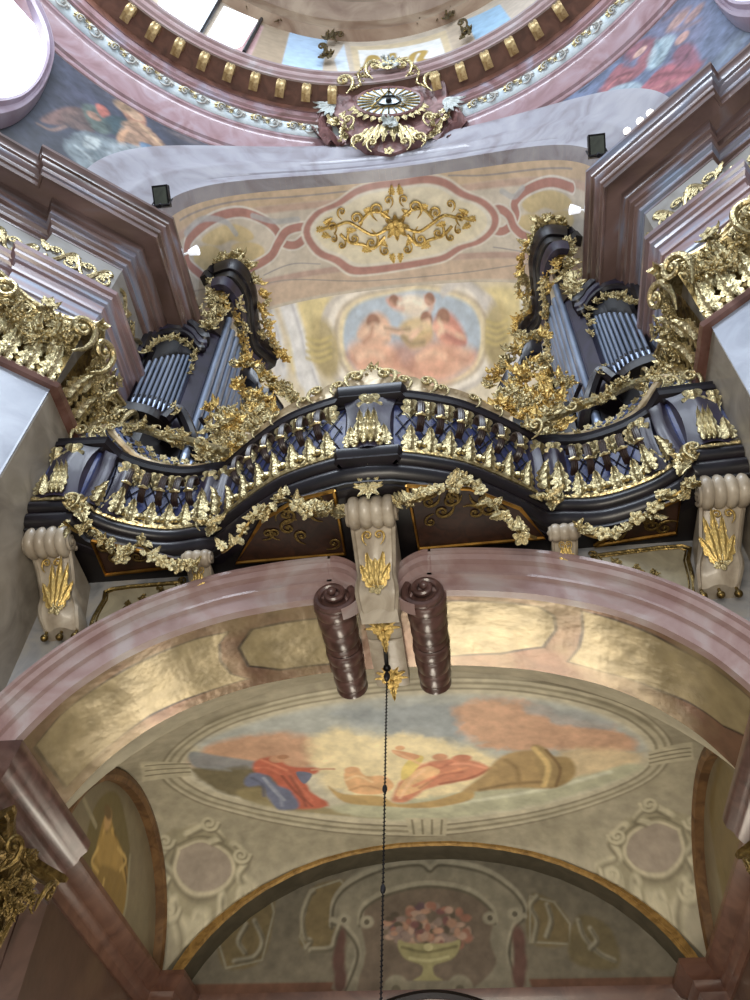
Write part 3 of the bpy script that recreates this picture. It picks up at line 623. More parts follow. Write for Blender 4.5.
vt.poly([(192, 764), (212, 744), (262, 732), (310, 738), (340, 756), (300, 768), (240, 770)], (196, 146, 112), .15, .95, jag=.15)
vt.poly([(310, 740), (350, 728), (372, 738), (420, 728), (450, 742), (500, 760), (470, 790), (420, 800), (350, 796), (320, 780)], (232, 214, 164), .2, .95, jag=.2)
vt.poly([(330, 714), (380, 706), (440, 704), (480, 716), (470, 738), (430, 738), (380, 728)], (140, 152, 162), .15, .9, jag=.2)
vt.poly([(455, 712), (500, 698), (560, 712), (600, 722), (632, 744), (600, 752), (540, 750), (500, 748), (470, 740)], (202, 152, 118), .15, .95, jag=.25)
vt.poly([(520, 704), (580, 712), (612, 724), (600, 730), (550, 722)], (150, 158, 164), .1, .8, jag=.15)
vt.poly([(560, 752), (640, 752), (620, 776), (560, 780)], (214, 188, 142), .15, .9, jag=.15)
vt.poly([(190, 752), (220, 756), (270, 764), (290, 770), (240, 774), (196, 768)], (124, 134, 144), .06, .9)
vt.poly([(192, 768), (215, 770), (255, 768), (282, 784), (300, 806), (260, 802), (215, 790)], (96, 86, 54), .08, .95, jag=.12)
vt.poly([(238, 790), (280, 790), (330, 808), (420, 816), (380, 819), (300, 812), (250, 802)], (140, 126, 82), .08, .9)
vt.poly([(330, 806), (400, 800), (470, 792), (560, 780), (640, 764), (620, 780), (530, 806), (430, 820), (360, 816)], (176, 178, 148), .1, .95, jag=.1)
vt.line([(420, 808), (480, 800), (550, 788), (610, 772)], (206, 208, 184), .12, .08, .9)
# God-the-father figure in red and blue
vt.poly([(252, 764), (264, 758), (276, 757), (288, 766), (318, 768), (314, 774), (302, 774), (310, 790), (328, 806), (296, 808), (284, 792), (270, 778), (256, 774)], (190, 82, 54), .06, jag=.05)
vt.poly([(248, 774), (262, 774), (276, 784), (292, 792), (300, 806), (280, 810), (268, 798), (262, 786), (246, 786)], (96, 108, 144), .06, jag=.05)
vt.poly([(296, 772), (312, 774), (304, 784)], (92, 102, 136), .02); vt.line([(264, 778), (272, 788), (284, 800)], (148, 158, 182), .08, .05)
vt.spot((277, 759), .16, .14, (196, 140, 104), soft=.4); vt.spot((283, 757), .12, .08, (168, 112, 76), soft=.4); vt.line([(312, 770), (324, 769), (334, 769)], (204, 148, 112), .06, .03)
vt.line([(282, 776), (296, 792), (312, 806)], (150, 56, 38), .07, .04)
for q, c in (([(256, 768), (268, 768), (280, 774)], (214, 112, 78)), ([(286, 770), (298, 784), (312, 800)], (206, 104, 72)), ([(290, 776), (302, 796), (306, 806)], (134, 50, 38)), ([(252, 778), (262, 784), (264, 796)], (64, 76, 112)), ([(270, 784), (280, 796), (282, 806)], (134, 144, 172)), ([(262, 760), (272, 764), (286, 770)], (226, 130, 92))): vt.line(q, c, .07, .07, .8)
# boat / putti group
vt.poly([(328, 786), (344, 794), (380, 796), (398, 804), (436, 800), (470, 790), (470, 800), (430, 808), (380, 806), (344, 802)], (182, 148, 82), .05)
vt.poly([(344, 774), (356, 768), (366, 776), (384, 776), (394, 786), (380, 794), (352, 792)], (224, 170, 112), .04)
vt.poly([(392, 800), (398, 784), (412, 770), (430, 762), (448, 758), (472, 760), (490, 768), (474, 778), (446, 784), (424, 790), (406, 802)], (208, 124, 88), .07, jag=.06)
vt.poly([(396, 796), (408, 776), (428, 766), (440, 772), (420, 790)], (228, 178, 120), .03); vt.poly([(402, 768), (414, 756), (424, 758), (412, 774), (402, 780)], (222, 196, 92), .03)
vt.poly([(392, 750), (406, 752), (420, 756), (412, 760), (398, 756)], (214, 146, 98), .03); vt.line([(414, 786), (438, 776), (466, 768)], (226, 144, 100), .1, .06)
vt.spot((440, 757), .16, .12, (206, 140, 98), soft=.4); vt.spot((462, 758), .2, .12, (198, 116, 80), soft=.4); vt.line([(440, 784), (470, 778), (492, 768)], (160, 70, 44), .08, .05, .8); vt.spot((352, 770), .16, .12, (216, 160, 108), soft=.4); vt.spot((400, 748), .1, .08, (216, 160, 108), soft=.4)
for q, c in (([(400, 798), (412, 780), (424, 770)], (236, 190, 146)), ([(420, 788), (440, 776), (462, 772)], (178, 88, 58)), ([(450, 764), (468, 764), (486, 768)], (232, 156, 120)), ([(430, 764), (440, 768), (452, 762)], (186, 96, 64)), ([(346, 780), (358, 776), (372, 782)], (240, 204, 150)), ([(350, 790), (366, 786), (384, 790)], (190, 132, 80)), ([(394, 752), (408, 758), (420, 764)], (236, 184, 134))): vt.line(q, c, .07, .07, .8)
# stern of the ship
vt.poly([(462, 792), (482, 776), (502, 756), (530, 750), (552, 756), (556, 786), (520, 788), (490, 790)], (170, 138, 82), .07)
vt.poly([(532, 748), (544, 747), (552, 756), (570, 758), (576, 772), (566, 784), (546, 786)], (156, 128, 74), .06)
vt.line([(534, 748), (548, 766), (544, 786)], (206, 174, 104), .12, .06); vt.line([(546, 750), (560, 768), (556, 786)], (120, 90, 44), .07, .05); vt.line([(480, 790), (510, 784), (540, 782)], (120, 92, 46), .1, .08, .8)
vt.line([(506, 760), (516, 768), (520, 784)], (132, 102, 52), .1, .08, .7)
# clasps of the painted frame
for q in ([(140, 762), (142, 782), (192, 776), (188, 764)], [(648, 752), (650, 766), (694, 760), (692, 742)], [(405, 818), (448, 818), (446, 836), (410, 836)]):
    vt.poly(q, (182, 174, 146), .03, curve=False)
for k in range(3): vt.line([(146, 766+k*5), (190, 764+k*4)], (118, 110, 88), .05, .03); vt.line([(650, 755+k*4), (690, 748+k*4)], (118, 110, 88), .05, .03)
for k in range(4): vt.line([(412+k*10, 820), (414+k*9, 834)], (124, 116, 92), .05, .03)
# grisaille cartouches in the corners
for (cx, cy), sg in (((203, 867), 1), ((655, 848), -1)):
    sp = lambda a, b: (cx+sg*a, cy+b)
    for q in ([(-40, -28), (-10, -40), (20, -34), (36, -10), (46, 12), (60, 34), (30, 44), (0, 66), (-26, 74), (-38, 50), (-44, 10)],): vt.poly([sp(*p) for p in q], (146, 138, 108), .08, .8, jag=.15)
    vt.poly([sp(*p) for p in [(-24, -18), (0, -26), (24, -14), (30, 6), (14, 24), (-12, 26), (-28, 6)]], (150, 136, 122), .04)
    ring_ = [(-24, -18), (0, -26), (24, -14), (30, 6), (14, 24), (-12, 26), (-28, 6), (-24, -18)]
    vt.line([sp(*p) for p in ring_], (186, 176, 146), .07, .04); vt.line([sp(p[0]*1.15, p[1]*1.18) for p in ring_], (108, 100, 76), .06, .05, .8)
    for q in ([(-36, -20), (-44, -6), (-34, 6), (-40, 26), (-30, 44)], [(30, -24), (44, -8), (36, 8), (56, 22), (48, 36), (36, 30)], [(-30, 34), (-26, 56), (-8, 70), (4, 58), (-8, 50)], [(-16, -34), (4, -42), (18, -30), (8, -26)], [(18, 30), (26, 46), (46, 44)]):
        vt.line([sp(*p) for p in q], (186, 178, 148), .15, .08); vt.line([sp(p[0]+2, p[1]+4) for p in q], (104, 96, 74), .08, .07, .8)
for cx, cy, sg in ((203, 867, 1), (655, 848, -1)):
    for a_, b_, r_ in ((-38, -26, 9), (38, -12, 9), (44, 26, 10), (-34, 44, 10), (-6, 62, 9), (6, -44, 9), (-42, 12, 7), (20, 50, 8)):
        c_ = [(cx+sg*(a_+r_*(1-k/14)*math.cos(k*.75)), cy+b_+r_*.9*(1-k/14)*math.sin(k*.75)) for k in range(13)]
        vt.line([(u+1.5, v+2) for u, v in c_], (106, 98, 76), .07, .05, .8); vt.line(c_, (184, 176, 146), .08, .05)
for q in ([(210, 722), (236, 712), (262, 704)], [(594, 700), (620, 710), (650, 724)]): vt.line(q, (112, 104, 80), .2, .15, .6)
soften(vt, .84, (206, 192, 160), .08, .28)
vt.C = np.clip(vt.C*1.1, 0, .95)
vt.build('ceiling', pmat('vault_fresco_plaster', .6, .05))
# gold rimmed arch at the back of the vault
mb = MB(); rows = []
for x, z in [(-a, b) for a, b in zip(AX[::-1], AZ[::-1])]+[(a, b) for a, b in zip(AX[1:], AZ[1:])]:
    k = 1-.045*(abs(x)/5.78); d = lambda w: (x*(k-w*.03), z-.04-w*.9 if abs(x) < 5 else z-.04-w*.4)
    rows.append([(x*k, 18.70, z+.3), (x*k, 18.70, z+.04), (x*k*.998, 18.66, z+.02), (x*k*.995, 18.66, z-.05), (x*k*.992, 18.72, z-.08)])
mb.grid(np.array(rows)); mb.build('trim_25', mat('gilded_arch_edge', (128, 98, 52), (176, 140, 80), rough=.45, metal=.4, scale=4), kind='structure')
mb = MB(); rows = [[p[-1], (p[-1][0], 19.4, p[-1][2])] for p in rows]; mb.grid(np.array(rows)); mb.build('trim_37', mat('lunette_reveal_plaster', (70, 64, 50), (88, 80, 64), rough=.6), kind='structure')
# back lunette wall with painted vase
def bw(S, T): return np.stack([S, T*0+19.35, T], -1)
bk = Paint(bw, -5.9, 5.9, 480, -1.6, 10.2, 460, (112, 104, 86))
bk.mottle((98, 92, 76), .8, .6, 3)
B = lambda pts: [(250+a/2.5, 820+b/2.5) for a, b in pts]
bk.poly([(150, 1010), (152, 985), (750, 972), (750, 1010)], (112, 66, 44), .02, 1, curve=False)
for q in ([(150, 175), (225, 150), (240, 165), (215, 200), (222, 262), (205, 320), (140, 320), (125, 290)], [(700, 190), (760, 205), (800, 260), (800, 310), (700, 305)], [(-40, 230), (50, 190), (60, 230), (30, 350), (-60, 370), (-80, 300)]): bk.poly(B(q), (112, 94, 46), .06, .9); bk.line(B(q+[q[0]]), (138, 132, 108), .05, .03, curve=False)
for q in ([(820, 240), (900, 270), (920, 370), (800, 350)],): bk.poly(B(q), (104, 90, 48), .06, .9)
bk.poly(B([(230, 450), (250, 300), (205, 240), (240, 150), (320, 110), (430, 95), (470, 95), (580, 120), (660, 170), (690, 240), (650, 300), (680, 450)]), (128, 122, 102), .04)
bk.poly(B([(280, 450), (290, 330), (275, 230), (330, 180), (440, 150), (540, 165), (610, 220), (600, 300), (615, 360), (560, 420), (500, 450)]), (104, 88, 74), .04)
for q in ([(205, 262), (212, 200), (250, 155), (330, 118), (420, 104), (450, 120), (480, 104), (580, 122), (650, 165), (684, 210), (680, 240)], [(275, 255), (285, 215), (340, 180), (440, 158), (540, 172), (600, 215), (612, 250)], [(230, 440), (270, 330), (240, 270), (205, 250)], [(690, 440), (650, 340), (660, 270), (685, 240)]):
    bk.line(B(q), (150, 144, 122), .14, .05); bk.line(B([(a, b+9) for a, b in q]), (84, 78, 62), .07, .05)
for c in ((235, 250), (292, 255), (600, 245), (662, 235)): bk.spot(B([c])[0], .16, .14, (146, 140, 118), soft=.4); bk.spot(B([c])[0], .06, .06, (80, 74, 60), soft=.4)
for c in ((224, 300), (222, 350), (226, 400), (672, 300), (676, 350), (672, 390)): bk.spot(B([c])[0], .14, .3, (92, 52, 48), soft=.6)
for q in ([(140, 318), (150, 300), (136, 292), (130, 240), (146, 190), (158, 176)], [(222, 262), (212, 290), (200, 318), (150, 324)], [(708, 300), (716, 250), (700, 214), (716, 190)], [(820, 250), (834, 290), (870, 330), (910, 350)], [(10, 250), (30, 300), (10, 340), (-40, 352)], [(-10, 260), (-30, 300), (-14, 330)], [(850, 270), (866, 300), (850, 320)], [(742, 210), (752, 250), (740, 290)]):
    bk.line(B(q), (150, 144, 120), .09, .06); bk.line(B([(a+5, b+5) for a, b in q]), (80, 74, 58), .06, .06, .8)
rr = random.Random(3)
for k in range(120):   # bouquet
    a = rr.uniform(0, 6.28); q = rr.random()**.6; c = (448+110*q*math.cos(a), 278+58*q*math.sin(a)-8)
    bk.spot(B([c])[0], rr.uniform(.05, .13), rr.uniform(.05, .11), rr.choice([(150, 92, 72), (118, 66, 70), (168, 122, 96), (96, 66, 82), (134, 112, 104), (172, 138, 118), (76, 64, 52)]), soft=.6)
bk.poly(B([(372, 300), (400, 308), (490, 308), (524, 300), (520, 330), (500, 350), (460, 364), (462, 388), (480, 402), (410, 402), (428, 388), (430, 364), (390, 348), (372, 324)]), (152, 146, 88), .03)
bk.line(B([(380, 318), (440, 330), (516, 316)]), (112, 106, 58), .06, .04); bk.line(B([(400, 345), (446, 352), (496, 342)]), (184, 178, 118), .06, .04); bk.spot(B([(446, 318)])[0], .1, .08, (188, 180, 120), soft=.4)
bk.poly(B([(390, 402), (500, 402), (508, 450), (384, 450)]), (128, 122, 102), .03, curve=False)
for x in (365, 525): bk.spot(B([(x, 425)])[0], .28, .3, (134, 128, 106), soft=.2); bk.spot(B([(x, 425)])[0], .1, .1, (92, 86, 68), soft=.4)
soften(bk, .75, (104, 96, 78), .15, .4)
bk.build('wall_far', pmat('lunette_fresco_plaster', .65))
# side lunette walls with painted niche figures
def sw(sg): return lambda S, T: np.stack([S*0+sg*5.8, S, T], -1)
for sg, nm in ((-1, 'wall_west'), (1, 'wall_east')):
    w = Paint(sw(sg), 11.7, 19.4, 300, -1.6, 9.6, 380, (122, 112, 90))
    w.poly([(11.7, -1.6), (19.4, -1.6), (19.4, 6.9), (11.7, 6.9)], (76, 56, 46), .02, 1, px=False, curve=False); w.mottle((98, 78, 60), .7, .5, 5)
    if sg < 0:
        w.poly([(82, 870), (90, 820), (102, 796), (116, 792), (124, 812), (130, 860), (120, 925), (112, 920), (90, 885)], (104, 92, 56), .05)
        w.poly([(96, 850), (104, 818), (110, 816), (116, 836), (126, 860), (128, 890), (120, 922), (104, 905), (92, 880)], (150, 122, 62), .05)
        for q in ([(104, 830), (100, 860), (104, 890)], [(112, 830), (116, 870), (114, 905)], [(120, 850), (124, 880)]): w.line(q, (188, 156, 88), .09, .06); w.line([(a+3, b+2) for a, b in q], (88, 70, 36), .07, .06)
        w.poly([(98, 842), (108, 832), (118, 842), (122, 866), (112, 872), (98, 862)], (168, 138, 76), .06); w.poly([(94, 872), (106, 866), (122, 874), (126, 900), (116, 918), (102, 900)], (138, 112, 58), .06, jag=.05)
        w.spot((108, 820), .16, .2, (186, 150, 98), soft=.5); w.spot((108, 812), .2, .12, (104, 82, 48), soft=.5)
        for q in ([(98, 848), (92, 862), (98, 872)], [(118, 848), (126, 860), (120, 870)], [(104, 880), (102, 896), (110, 908)]): w.line(q, (196, 166, 100), .08, .06)
        w.line([(70, 862), (90, 892), (118, 938), (130, 950)], (150, 146, 124), .14, .05); w.line([(84, 800), (96, 826)], (150, 142, 116), .1, .05); w.line([(130, 856), (126, 905), (118, 932)], (146, 140, 116), .1, .05)
    else:
        w.poly([(5.8*0+13.6, 7.3), (14.2, 8.9), (15.2, 9.1), (16.2, 8.9), (16.8, 7.3)], (110, 94, 56), .1, 1, px=False)
    w.build(nm, pmat('side_wall_paint_'+nm[5:], .4, .05, coat=.2))
    # brown rib on the lunette edge
    mb = MB(); rows = []
    for k in range(40):
        t = math.pi*k/39; y = 15.5-3.05*math.cos(t); z = ZS+H*.86*math.sin(t)
        y2 = 15.5-2.84*math.cos(t); z2 = ZS+(H*.86-.2)*math.sin(t)
        rows.append([(sg*5.85, y, z+.05), (sg*5.62, y, z+.02), (sg*5.58, (y+y2)/2, (z+z2)/2), (sg*5.62, y2, z2), (sg*5.85, y2, z2)])
    mb.grid(np.array(rows)); mb.build('trim_%d' % (26 if sg < 0 else 27), mat('brown_rib', (84, 58, 36), (124, 92, 58), rough=.5, scale=3), kind='structure')
# side wall cornices, back strip cornice, corner ressauts
SC_ = [(-.1, 6.35), (.05, 6.35), (.07, 6.5), (.14, 6.56), (.16, 6.68), (.26, 6.74), (.34, 6.86), (.38, 6.9), (.38, 7.0), (-.1, 7.06)]
mb = MB(); mb.sweep([(-5.8, 19.3), (-5.8, 18.9), (-5.3, 18.9), (-5.3, 18.3), (-5.8, 18.3), (-5.8, 12.0)], SC_); both(mb, 'trim_28', 'trim_29', REDM)
mb = MB(); mb.sweep([(5.3, 19.35), (-5.3, 19.35)], [(-.05, 6.2), (.05, 6.2), (.1, 6.6), (.18, 6.8), (.2, 6.98), (-.05, 7.02)]); mb.build('trim_30', REDM, kind='structure')
mb = MB()
for s in (-1, 1): mb.box((s*5.55, 18.6, 2.4), (.25, .3, 4.0))
mb.build('trim_31', REDM, kind='structure', smooth=False)
# jambs of the lower arch with impost cornice
mb = MB(); mb.box((-5.62, 10.85, 2.4), (.25, .86, 4.1)); both(mb, 'wall_jamb_left', 'wall_jamb_right', MDARK, smooth=False)
IC = [(-.1, 5.85), (.05, 5.85), (.05, 6.0), (.1, 6.04), (.1, 6.22), (.15, 6.28), (.16, 6.38), (.24, 6.44), (.3, 6.52), (.32, 6.6), (.4, 6.68), (.42, 6.78), (.42, 6.84), (-.1, 6.9)]
mb = MB(); mb.sweep([(-5.38, 12.45), (-5.38, 10.0), (-6.2, 10.0)], IC); both(mb, 'trim_32', 'trim_33', MROLL)
mb = MB(); mb.box((-5.62, 12.1, 2.4), (.25, .35, 4.1)); both(mb, 'trim_34', 'trim_35', MDARK, smooth=False)
# ================================================================== BALCONY
HB = [(0, 8.13), (.37, 8.15), (.9, 8.28), (1.45, 8.47), (1.93, 8.75), (2.4, 9.08), (2.84, 9.42), (3.1, 9.42), (3.5, 9.46), (3.85, 9.43), (4.27, 9.30), (4.6, 9.14), (4.9, 8.92), (5.03, 8.62), (5.45, 8.60), (5.86, 8.58)]
def seg_path(P, ctl):
    out = []
    for a, b in ctl:
        q = smooth_path([np.array([x, y, 0]) for x, y in P[a:b+1]], 5)[:, :2] if b-a > 1 else np.array(P[a:b+1], float)
        out += list(q if not out else q[1:])
    return np.array(out)
HALF = seg_path(HB, [(0, 1), (1, 6), (6, 7), (7, 12), (12, 13), (13, 15)])
FULL = np.concatenate([HALF[::-1]*[-1, 1], HALF[1:]])
def plan(x):     # front line of the balcony at |x| -> y, outward normal
    ax = abs(x); y = np.interp(ax, HALF[:, 0], HALF[:, 1]); e = .05
    sl = (np.interp(min(ax+e, 5.86), HALF[:, 0], HALF[:, 1])-np.interp(max(ax-e, 0), HALF[:, 0], HALF[:, 1]))/(min(ax+e, 5.86)-max(ax-e, 0))
    sl *= 1 if x >= 0 else -1
    n = np.array([sl, -1.0]); n /= np.linalg.norm(n); return y, np.array([n[0], n[1], 0])
def bal(x, z, o=0.0):
    y, n = plan(x); return np.array([x, y, z])+n*(o+bulge(z))
def bulge(z): return .07*math.sin(max(0, min(1, (12.3-z)/1.4))*math.pi)+.0 + (.07 if z > 12.28 else .05*max(0, (z-11.4)/.9) if z > 11.4 else 0)
def F(prof): return [(-o, z) for o, z in prof]
BAL = thing('organ_balcony', 'dark wooden organ balcony with swelling double-curved front, gilded leaves and small curved brackets', 'balcony', (0, 9.4, 10.35))
mb = MB(); mb.sweep(FULL, F([(-.35, 10.93), (.03, 10.93), (.07, 10.87), (.07, 10.79), (.02, 10.72), (-.04, 10.7), (.0, 10.63), (.0, 10.56), (-.06, 10.46), (-.16, 10.42), (-.2, 10.33), (-.35, 10.33)])); mb.build('base_moulding', WOOD, BAL)
mb = MB(); P = FULL.copy(); mb.grid(np.array([[(x, y+.12, 10.36), (x, max(y+.3, 10.02), 10.33), (x, max(y+.3, 10.02), 10.9), (x, y+.12, 10.9)] for x, y in P]), cv=True); mb.build('underside', WOODN, BAL)
mb = MB(); mb.sweep(FULL, F([(-.28, 12.26), (.06, 12.27), (.09, 12.33), (.16, 12.36), (.18, 12.45), (.14, 12.5), (.17, 12.56), (.1, 12.62), (-.28, 12.63)])); mb.build('handrail', WOOD, BAL)
mb = MB(); rows = []
for x, y in FULL: rows.append([tuple(bal(x, z, -.05)) for z in np.linspace(10.92, 12.3, 9)])
mb.grid(np.array(rows)); mb.build('parapet_panel', NAVY, BAL)
mb = MB(); mb.grid(np.array([[(x, y+.1, 11.3), (x, 13.2, 11.3), (x, 13.2, 11.2), (x, y+.1, 11.2)] for x, y in FULL]), cv=True); mb.build('gallery_floor', mat('floor_boards', (96, 70, 48), (124, 94, 66), rough=.5, scale=3), BAL)
# thin diagonal lattice on the parapet
mb = MB()
for x0, x1 in ((-4.85, -3.35), (-2.62, -.42), (.42, 2.62), (3.35, 4.85)):
    for k in range(int((x1-x0+1.2)/.22)):
        for sg in (-1, 1):
            pts = []
            for q in np.linspace(0, 1, 8):
                xx = x0-.6+.22*k+.6*q if sg > 0 else x0-.6+.22*k+.6*(1-q)
                if x0 <= xx <= x1: pts.append(bal(xx, 11.05+1.2*q, -.03))
            if len(pts) > 2: mb.tube(pts, .012, 4)
o = mb.build('diagonal_lattice', WOODN, BAL); o['kind'] = 'stuff'
# wooden pedestals
def pedestal(xa, xb, d=.1, m=WOODB):
    mb = MB(); rows = []; nn = 9
    for z in np.linspace(10.93, 12.29, 14):
        row = [bal(xa, z, -.08)]
        for k in range(nn):
            q = k/(nn-1); x = xa+(xb-xa)*q; pinch = .1*(xb-xa)*math.sin(math.pi*(z-10.93)/1.36)
            x = xa+pinch*.9+(xb-xa-2*pinch*.9)*q; row.append(bal(x, z, d-.05*math.cos(q*2*math.pi)))
        row.append(bal(xb, z, -.08)); rows.append(row)
    mb.grid(np.array(rows)); mb.build('pedestal', m, BAL)
for a, b in ((-.42, .42), (2.62, 2.84), (2.9, 3.3), (-2.84, -2.62), (-3.3, -2.9), (4.88, 5.02), (5.06, 5.82), (-5.02, -4.88), (-5.82, -5.06), (4.52, 4.84), (-4.84, -4.52)): pedestal(a, b)
# centre block on base and rail
for z0, z1, o0 in ((10.66, 10.95, .10), (12.3, 12.64, .20)):
    mb = MB(); mb.sweep([(-.46, 8.16), (-.44, 8.13), (.44, 8.13), (.46, 8.16)], [(-o0+.06, z0), (-o0, z0+.04), (-o0+.03, z0+.12), (-o0-.02, z0+.2), (-o0-.02, z1), (.2, z1), (.2, z0)]); mb.build('centre_block', WOOD, BAL)
# leaves, brackets and beads
def leafrow(xs, up=True, sc=.42, z=None, tm=T_LEAF, wx=1.0, o=.02):
    for x in xs:
        y, n = plan(x); zz = (10.97 if up else 12.26) if z is None else z
        nn = n+np.array([0, 0, -.15 if up else -.55]); put(tm, 'gilded_leaf', BAL, bal(x, zz, o+(0 if up else .05)), nn, np.array([0, 0, 1.0]) if up else np.array([0, 0, -1.0])+n*.5, sc*wx, sy=sc, sn=sc*.9)
cu = np.linspace(.66, 2.5, 7); cb = (cu[1:]+cu[:-1])/2; su = np.linspace(3.5, 4.5, 4); sb = np.linspace(3.38, 4.62, 5); sl = np.linspace(3.42, 4.72, 5)
for s in (-1, 1):
    leafrow(s*cu, False, .54, wx=.82); leafrow(s*cu, True, .54, wx=.8); leafrow(s*su, False, .50, wx=.85); leafrow(s*sl, True, .50, wx=.82)
    leafrow([s*2.73, s*3.1], False, .46, z=12.2, o=.1); leafrow([s*2.73, s*3.1], True, .62, wx=.8, z=11.0, o=.1); leafrow([s*4.66, s*5.42], False, .56, z=12.22, o=.12); leafrow([s*5.75], False, .46, wx=.8, z=12.2, o=.08)
    leafrow([s*4.64], True, .56, wx=.7, z=11.0, o=.12); leafrow([s*5.34, s*5.42, s*5.5], True, .62, wx=.42, z=11.0, o=.14); leafrow([s*5.7], True, .42, z=11.0, o=.1); leafrow([s*4.96], True, .5, wx=.8, z=11.0, o=.12)
leafrow([0], False, .62, z=12.24, wx=1.0, o=.12); leafrow([-.1, 0, .1], True, .66, wx=.55, z=11.05, o=.12); leafrow([-.26, .26], True, .4, z=11.0, o=.1)
bm_ = MB(); path = smooth_path([(0, .38, -.02), (0, .40, .12), (0, .26, .20), (0, .02, .19), (0, -.16, .12), (0, -.2, -.02)], 5)
for dx in (-.03, .03): bm_.tube(path+np.array([dx, 0, 0]), .036, 6)
bm_.tube(path+np.array([0, 0, .015]), .03, 6)
T_BRK = template('baluster_bracket', bm_, mat('bracket_brown_wood', (34, 22, 20), (56, 38, 34), rough=.4, coat=.1))
cl = MB(); cl.tube([(-.09, -.06, .2), (0, -.06, .235), (.09, -.06, .2)], [.02, .035, .02], 6); T_CLP = template('bracket_clasp', cl, GOLDP)
for s in (-1, 1):
    for x in list(s*cb)+list(s*sb):
        y, n = plan(x); q = put(T_BRK, 'baluster_bracket', BAL, bal(x, 11.72, 0), n, (0, 0, 1), 1.0); put(T_CLP, 'clasp', None, (0, 0, 0), (0, 0, 1), (0, 1, 0)).parent = q
mb = MB(); mb.sweep(FULL, F([(-.02, 10.92), (.06, 10.92), (.085, 10.95), (.06, 11.04), (-.02, 11.05)])); mb.build('gilded_fillet', GOLDP, BAL)
mb = MB()
for s in (-1, 1):
    for x in list(s*cb)+list(s*(sl[1:]+sl[:-1])/2): p = bal(x, 11.12, .05); ball(mb, p, .07, 6); ball(mb, p+np.array([.07, 0, -.02]), .045, 6); ball(mb, p+np.array([-.07, 0, -.02]), .045, 6)
o = mb.build('gilded_shell_beads', GOLDP, BAL); o['kind'] = 'stuff'
# rosettes on the corners of the base moulding
for s in (-1, 1):
    put(T_CLU[0], 'gilded_mask', BAL, (s*2.86, 9.22, 10.72), (s*-.15, -1, -.2), (0, 0, 1), .40); put(T_SCR, 'gilded_scroll', BAL, (s*2.98, 9.2, 10.8), (0, -1, -.1), (0, 0, 1), .24, flip=s)
    put(T_CLU[1], 'gilded_mask', BAL, (s*5.02, 8.62, 10.72), (s*-.4, -1, -.1), (0, 0, 1), .38); put(T_SCR, 'gilded_scroll', BAL, (s*5.1, 8.5, 10.84), (s*-.2, -1, 0), (0, 0, 1), .3, flip=-s)
    put(T_LEAF, 'gilded_leaf', BAL, (s*4.98, 8.6, 10.8), (s*-.4, -1, -.2), (s*-.5, 0, -1), .45)
for k, (a, sc) in enumerate(((0, .42), (.55, .34), (-.55, .34), (1.2, .26), (-1.2, .26))): put(T_LEAF, 'gilded_crown_leaf', BAL, (0, 8.34, 10.3), (0, -1, -.3), (math.sin(a), 0, math.cos(a)), sc*.8, sy=sc)
for k in range(7): a = math.pi*(.5+(k-3)*.25+1); put(T_LEAF, 'gilded_shell_rib', BAL, (0, 8.32, 10.30), (0, -1, -.4), (math.cos(a), 0, math.sin(a)), .16, sy=.24)
put(T_BALL, 'gilded_finial', BAL, (0, 8.22, 10.75), (0, -1, 0), (0, 0, 1), .08, sy=.2)

# cresting on the centre of the rail (carved, stone-gold)
CR_ = thing('rail_cresting', 'pale carved scrollwork cresting with small gilded flowers along the middle of the balcony rail', 'carving', (0, 8.1, 12.65))
mb = MB(); rows = []
for x in np.linspace(-2.35, 2.35, 80):
    y, n = plan(x); ax = abs(x); h = .16+.44*math.exp(-(ax/.26)**2)+.16*abs(math.sin(ax*3.2))*math.exp(-ax*.4)+.16*math.exp(-((ax-.75)/.2)**2); b = np.array([x, y, 12.62])+n*.1
    rows.append([b, b+[0, 0, h*.7], b+n*.06+[0, 0, h], b-n*.03+[0, 0, h+.03], b-n*.12+[0, 0, h*.8], b-n*.14])
mb.grid(np.array(rows), cv=True); mb.fan(rows[0]); mb.fan(rows[-1][::-1]); mb.build('cresting_ridge', mat('stone_gilding', (150, 132, 104), (196, 180, 150), rough=.38, metal=.35, scale=4), CR_)
for s in (-1, 1):
    for x, sc, z in ((.26, .40, 12.98), (.55, .30, 12.84), (.95, .36, 12.86), (1.2, .24, 12.76), (1.7, .28, 12.72), (2.1, .24, 12.72)):
        y, n = plan(s*x); put(T_SCR, 'scroll', CR_, np.array([s*x, y, z])+n*.16, n, (0, 0, 1), sc, flip=s)
    for x, z in ((.12, 13.34), (.4, 13.22), (.7, 13.06), (1.02, 13.1), (1.4, 12.9), (1.75, 12.9), (2.2, 12.86)):
        y, n = plan(s*x); put(T_BLO, 'gilded_flower', CR_, np.array([s*x, y, z])+n*.08, n+[0, 0, .2], (0, 0, 1), .11)
put(T_CLU[2], 'centre_flowers', CR_, (0, 8.02, 13.26), (0, -1, 0), (0, 0, 1), .24)

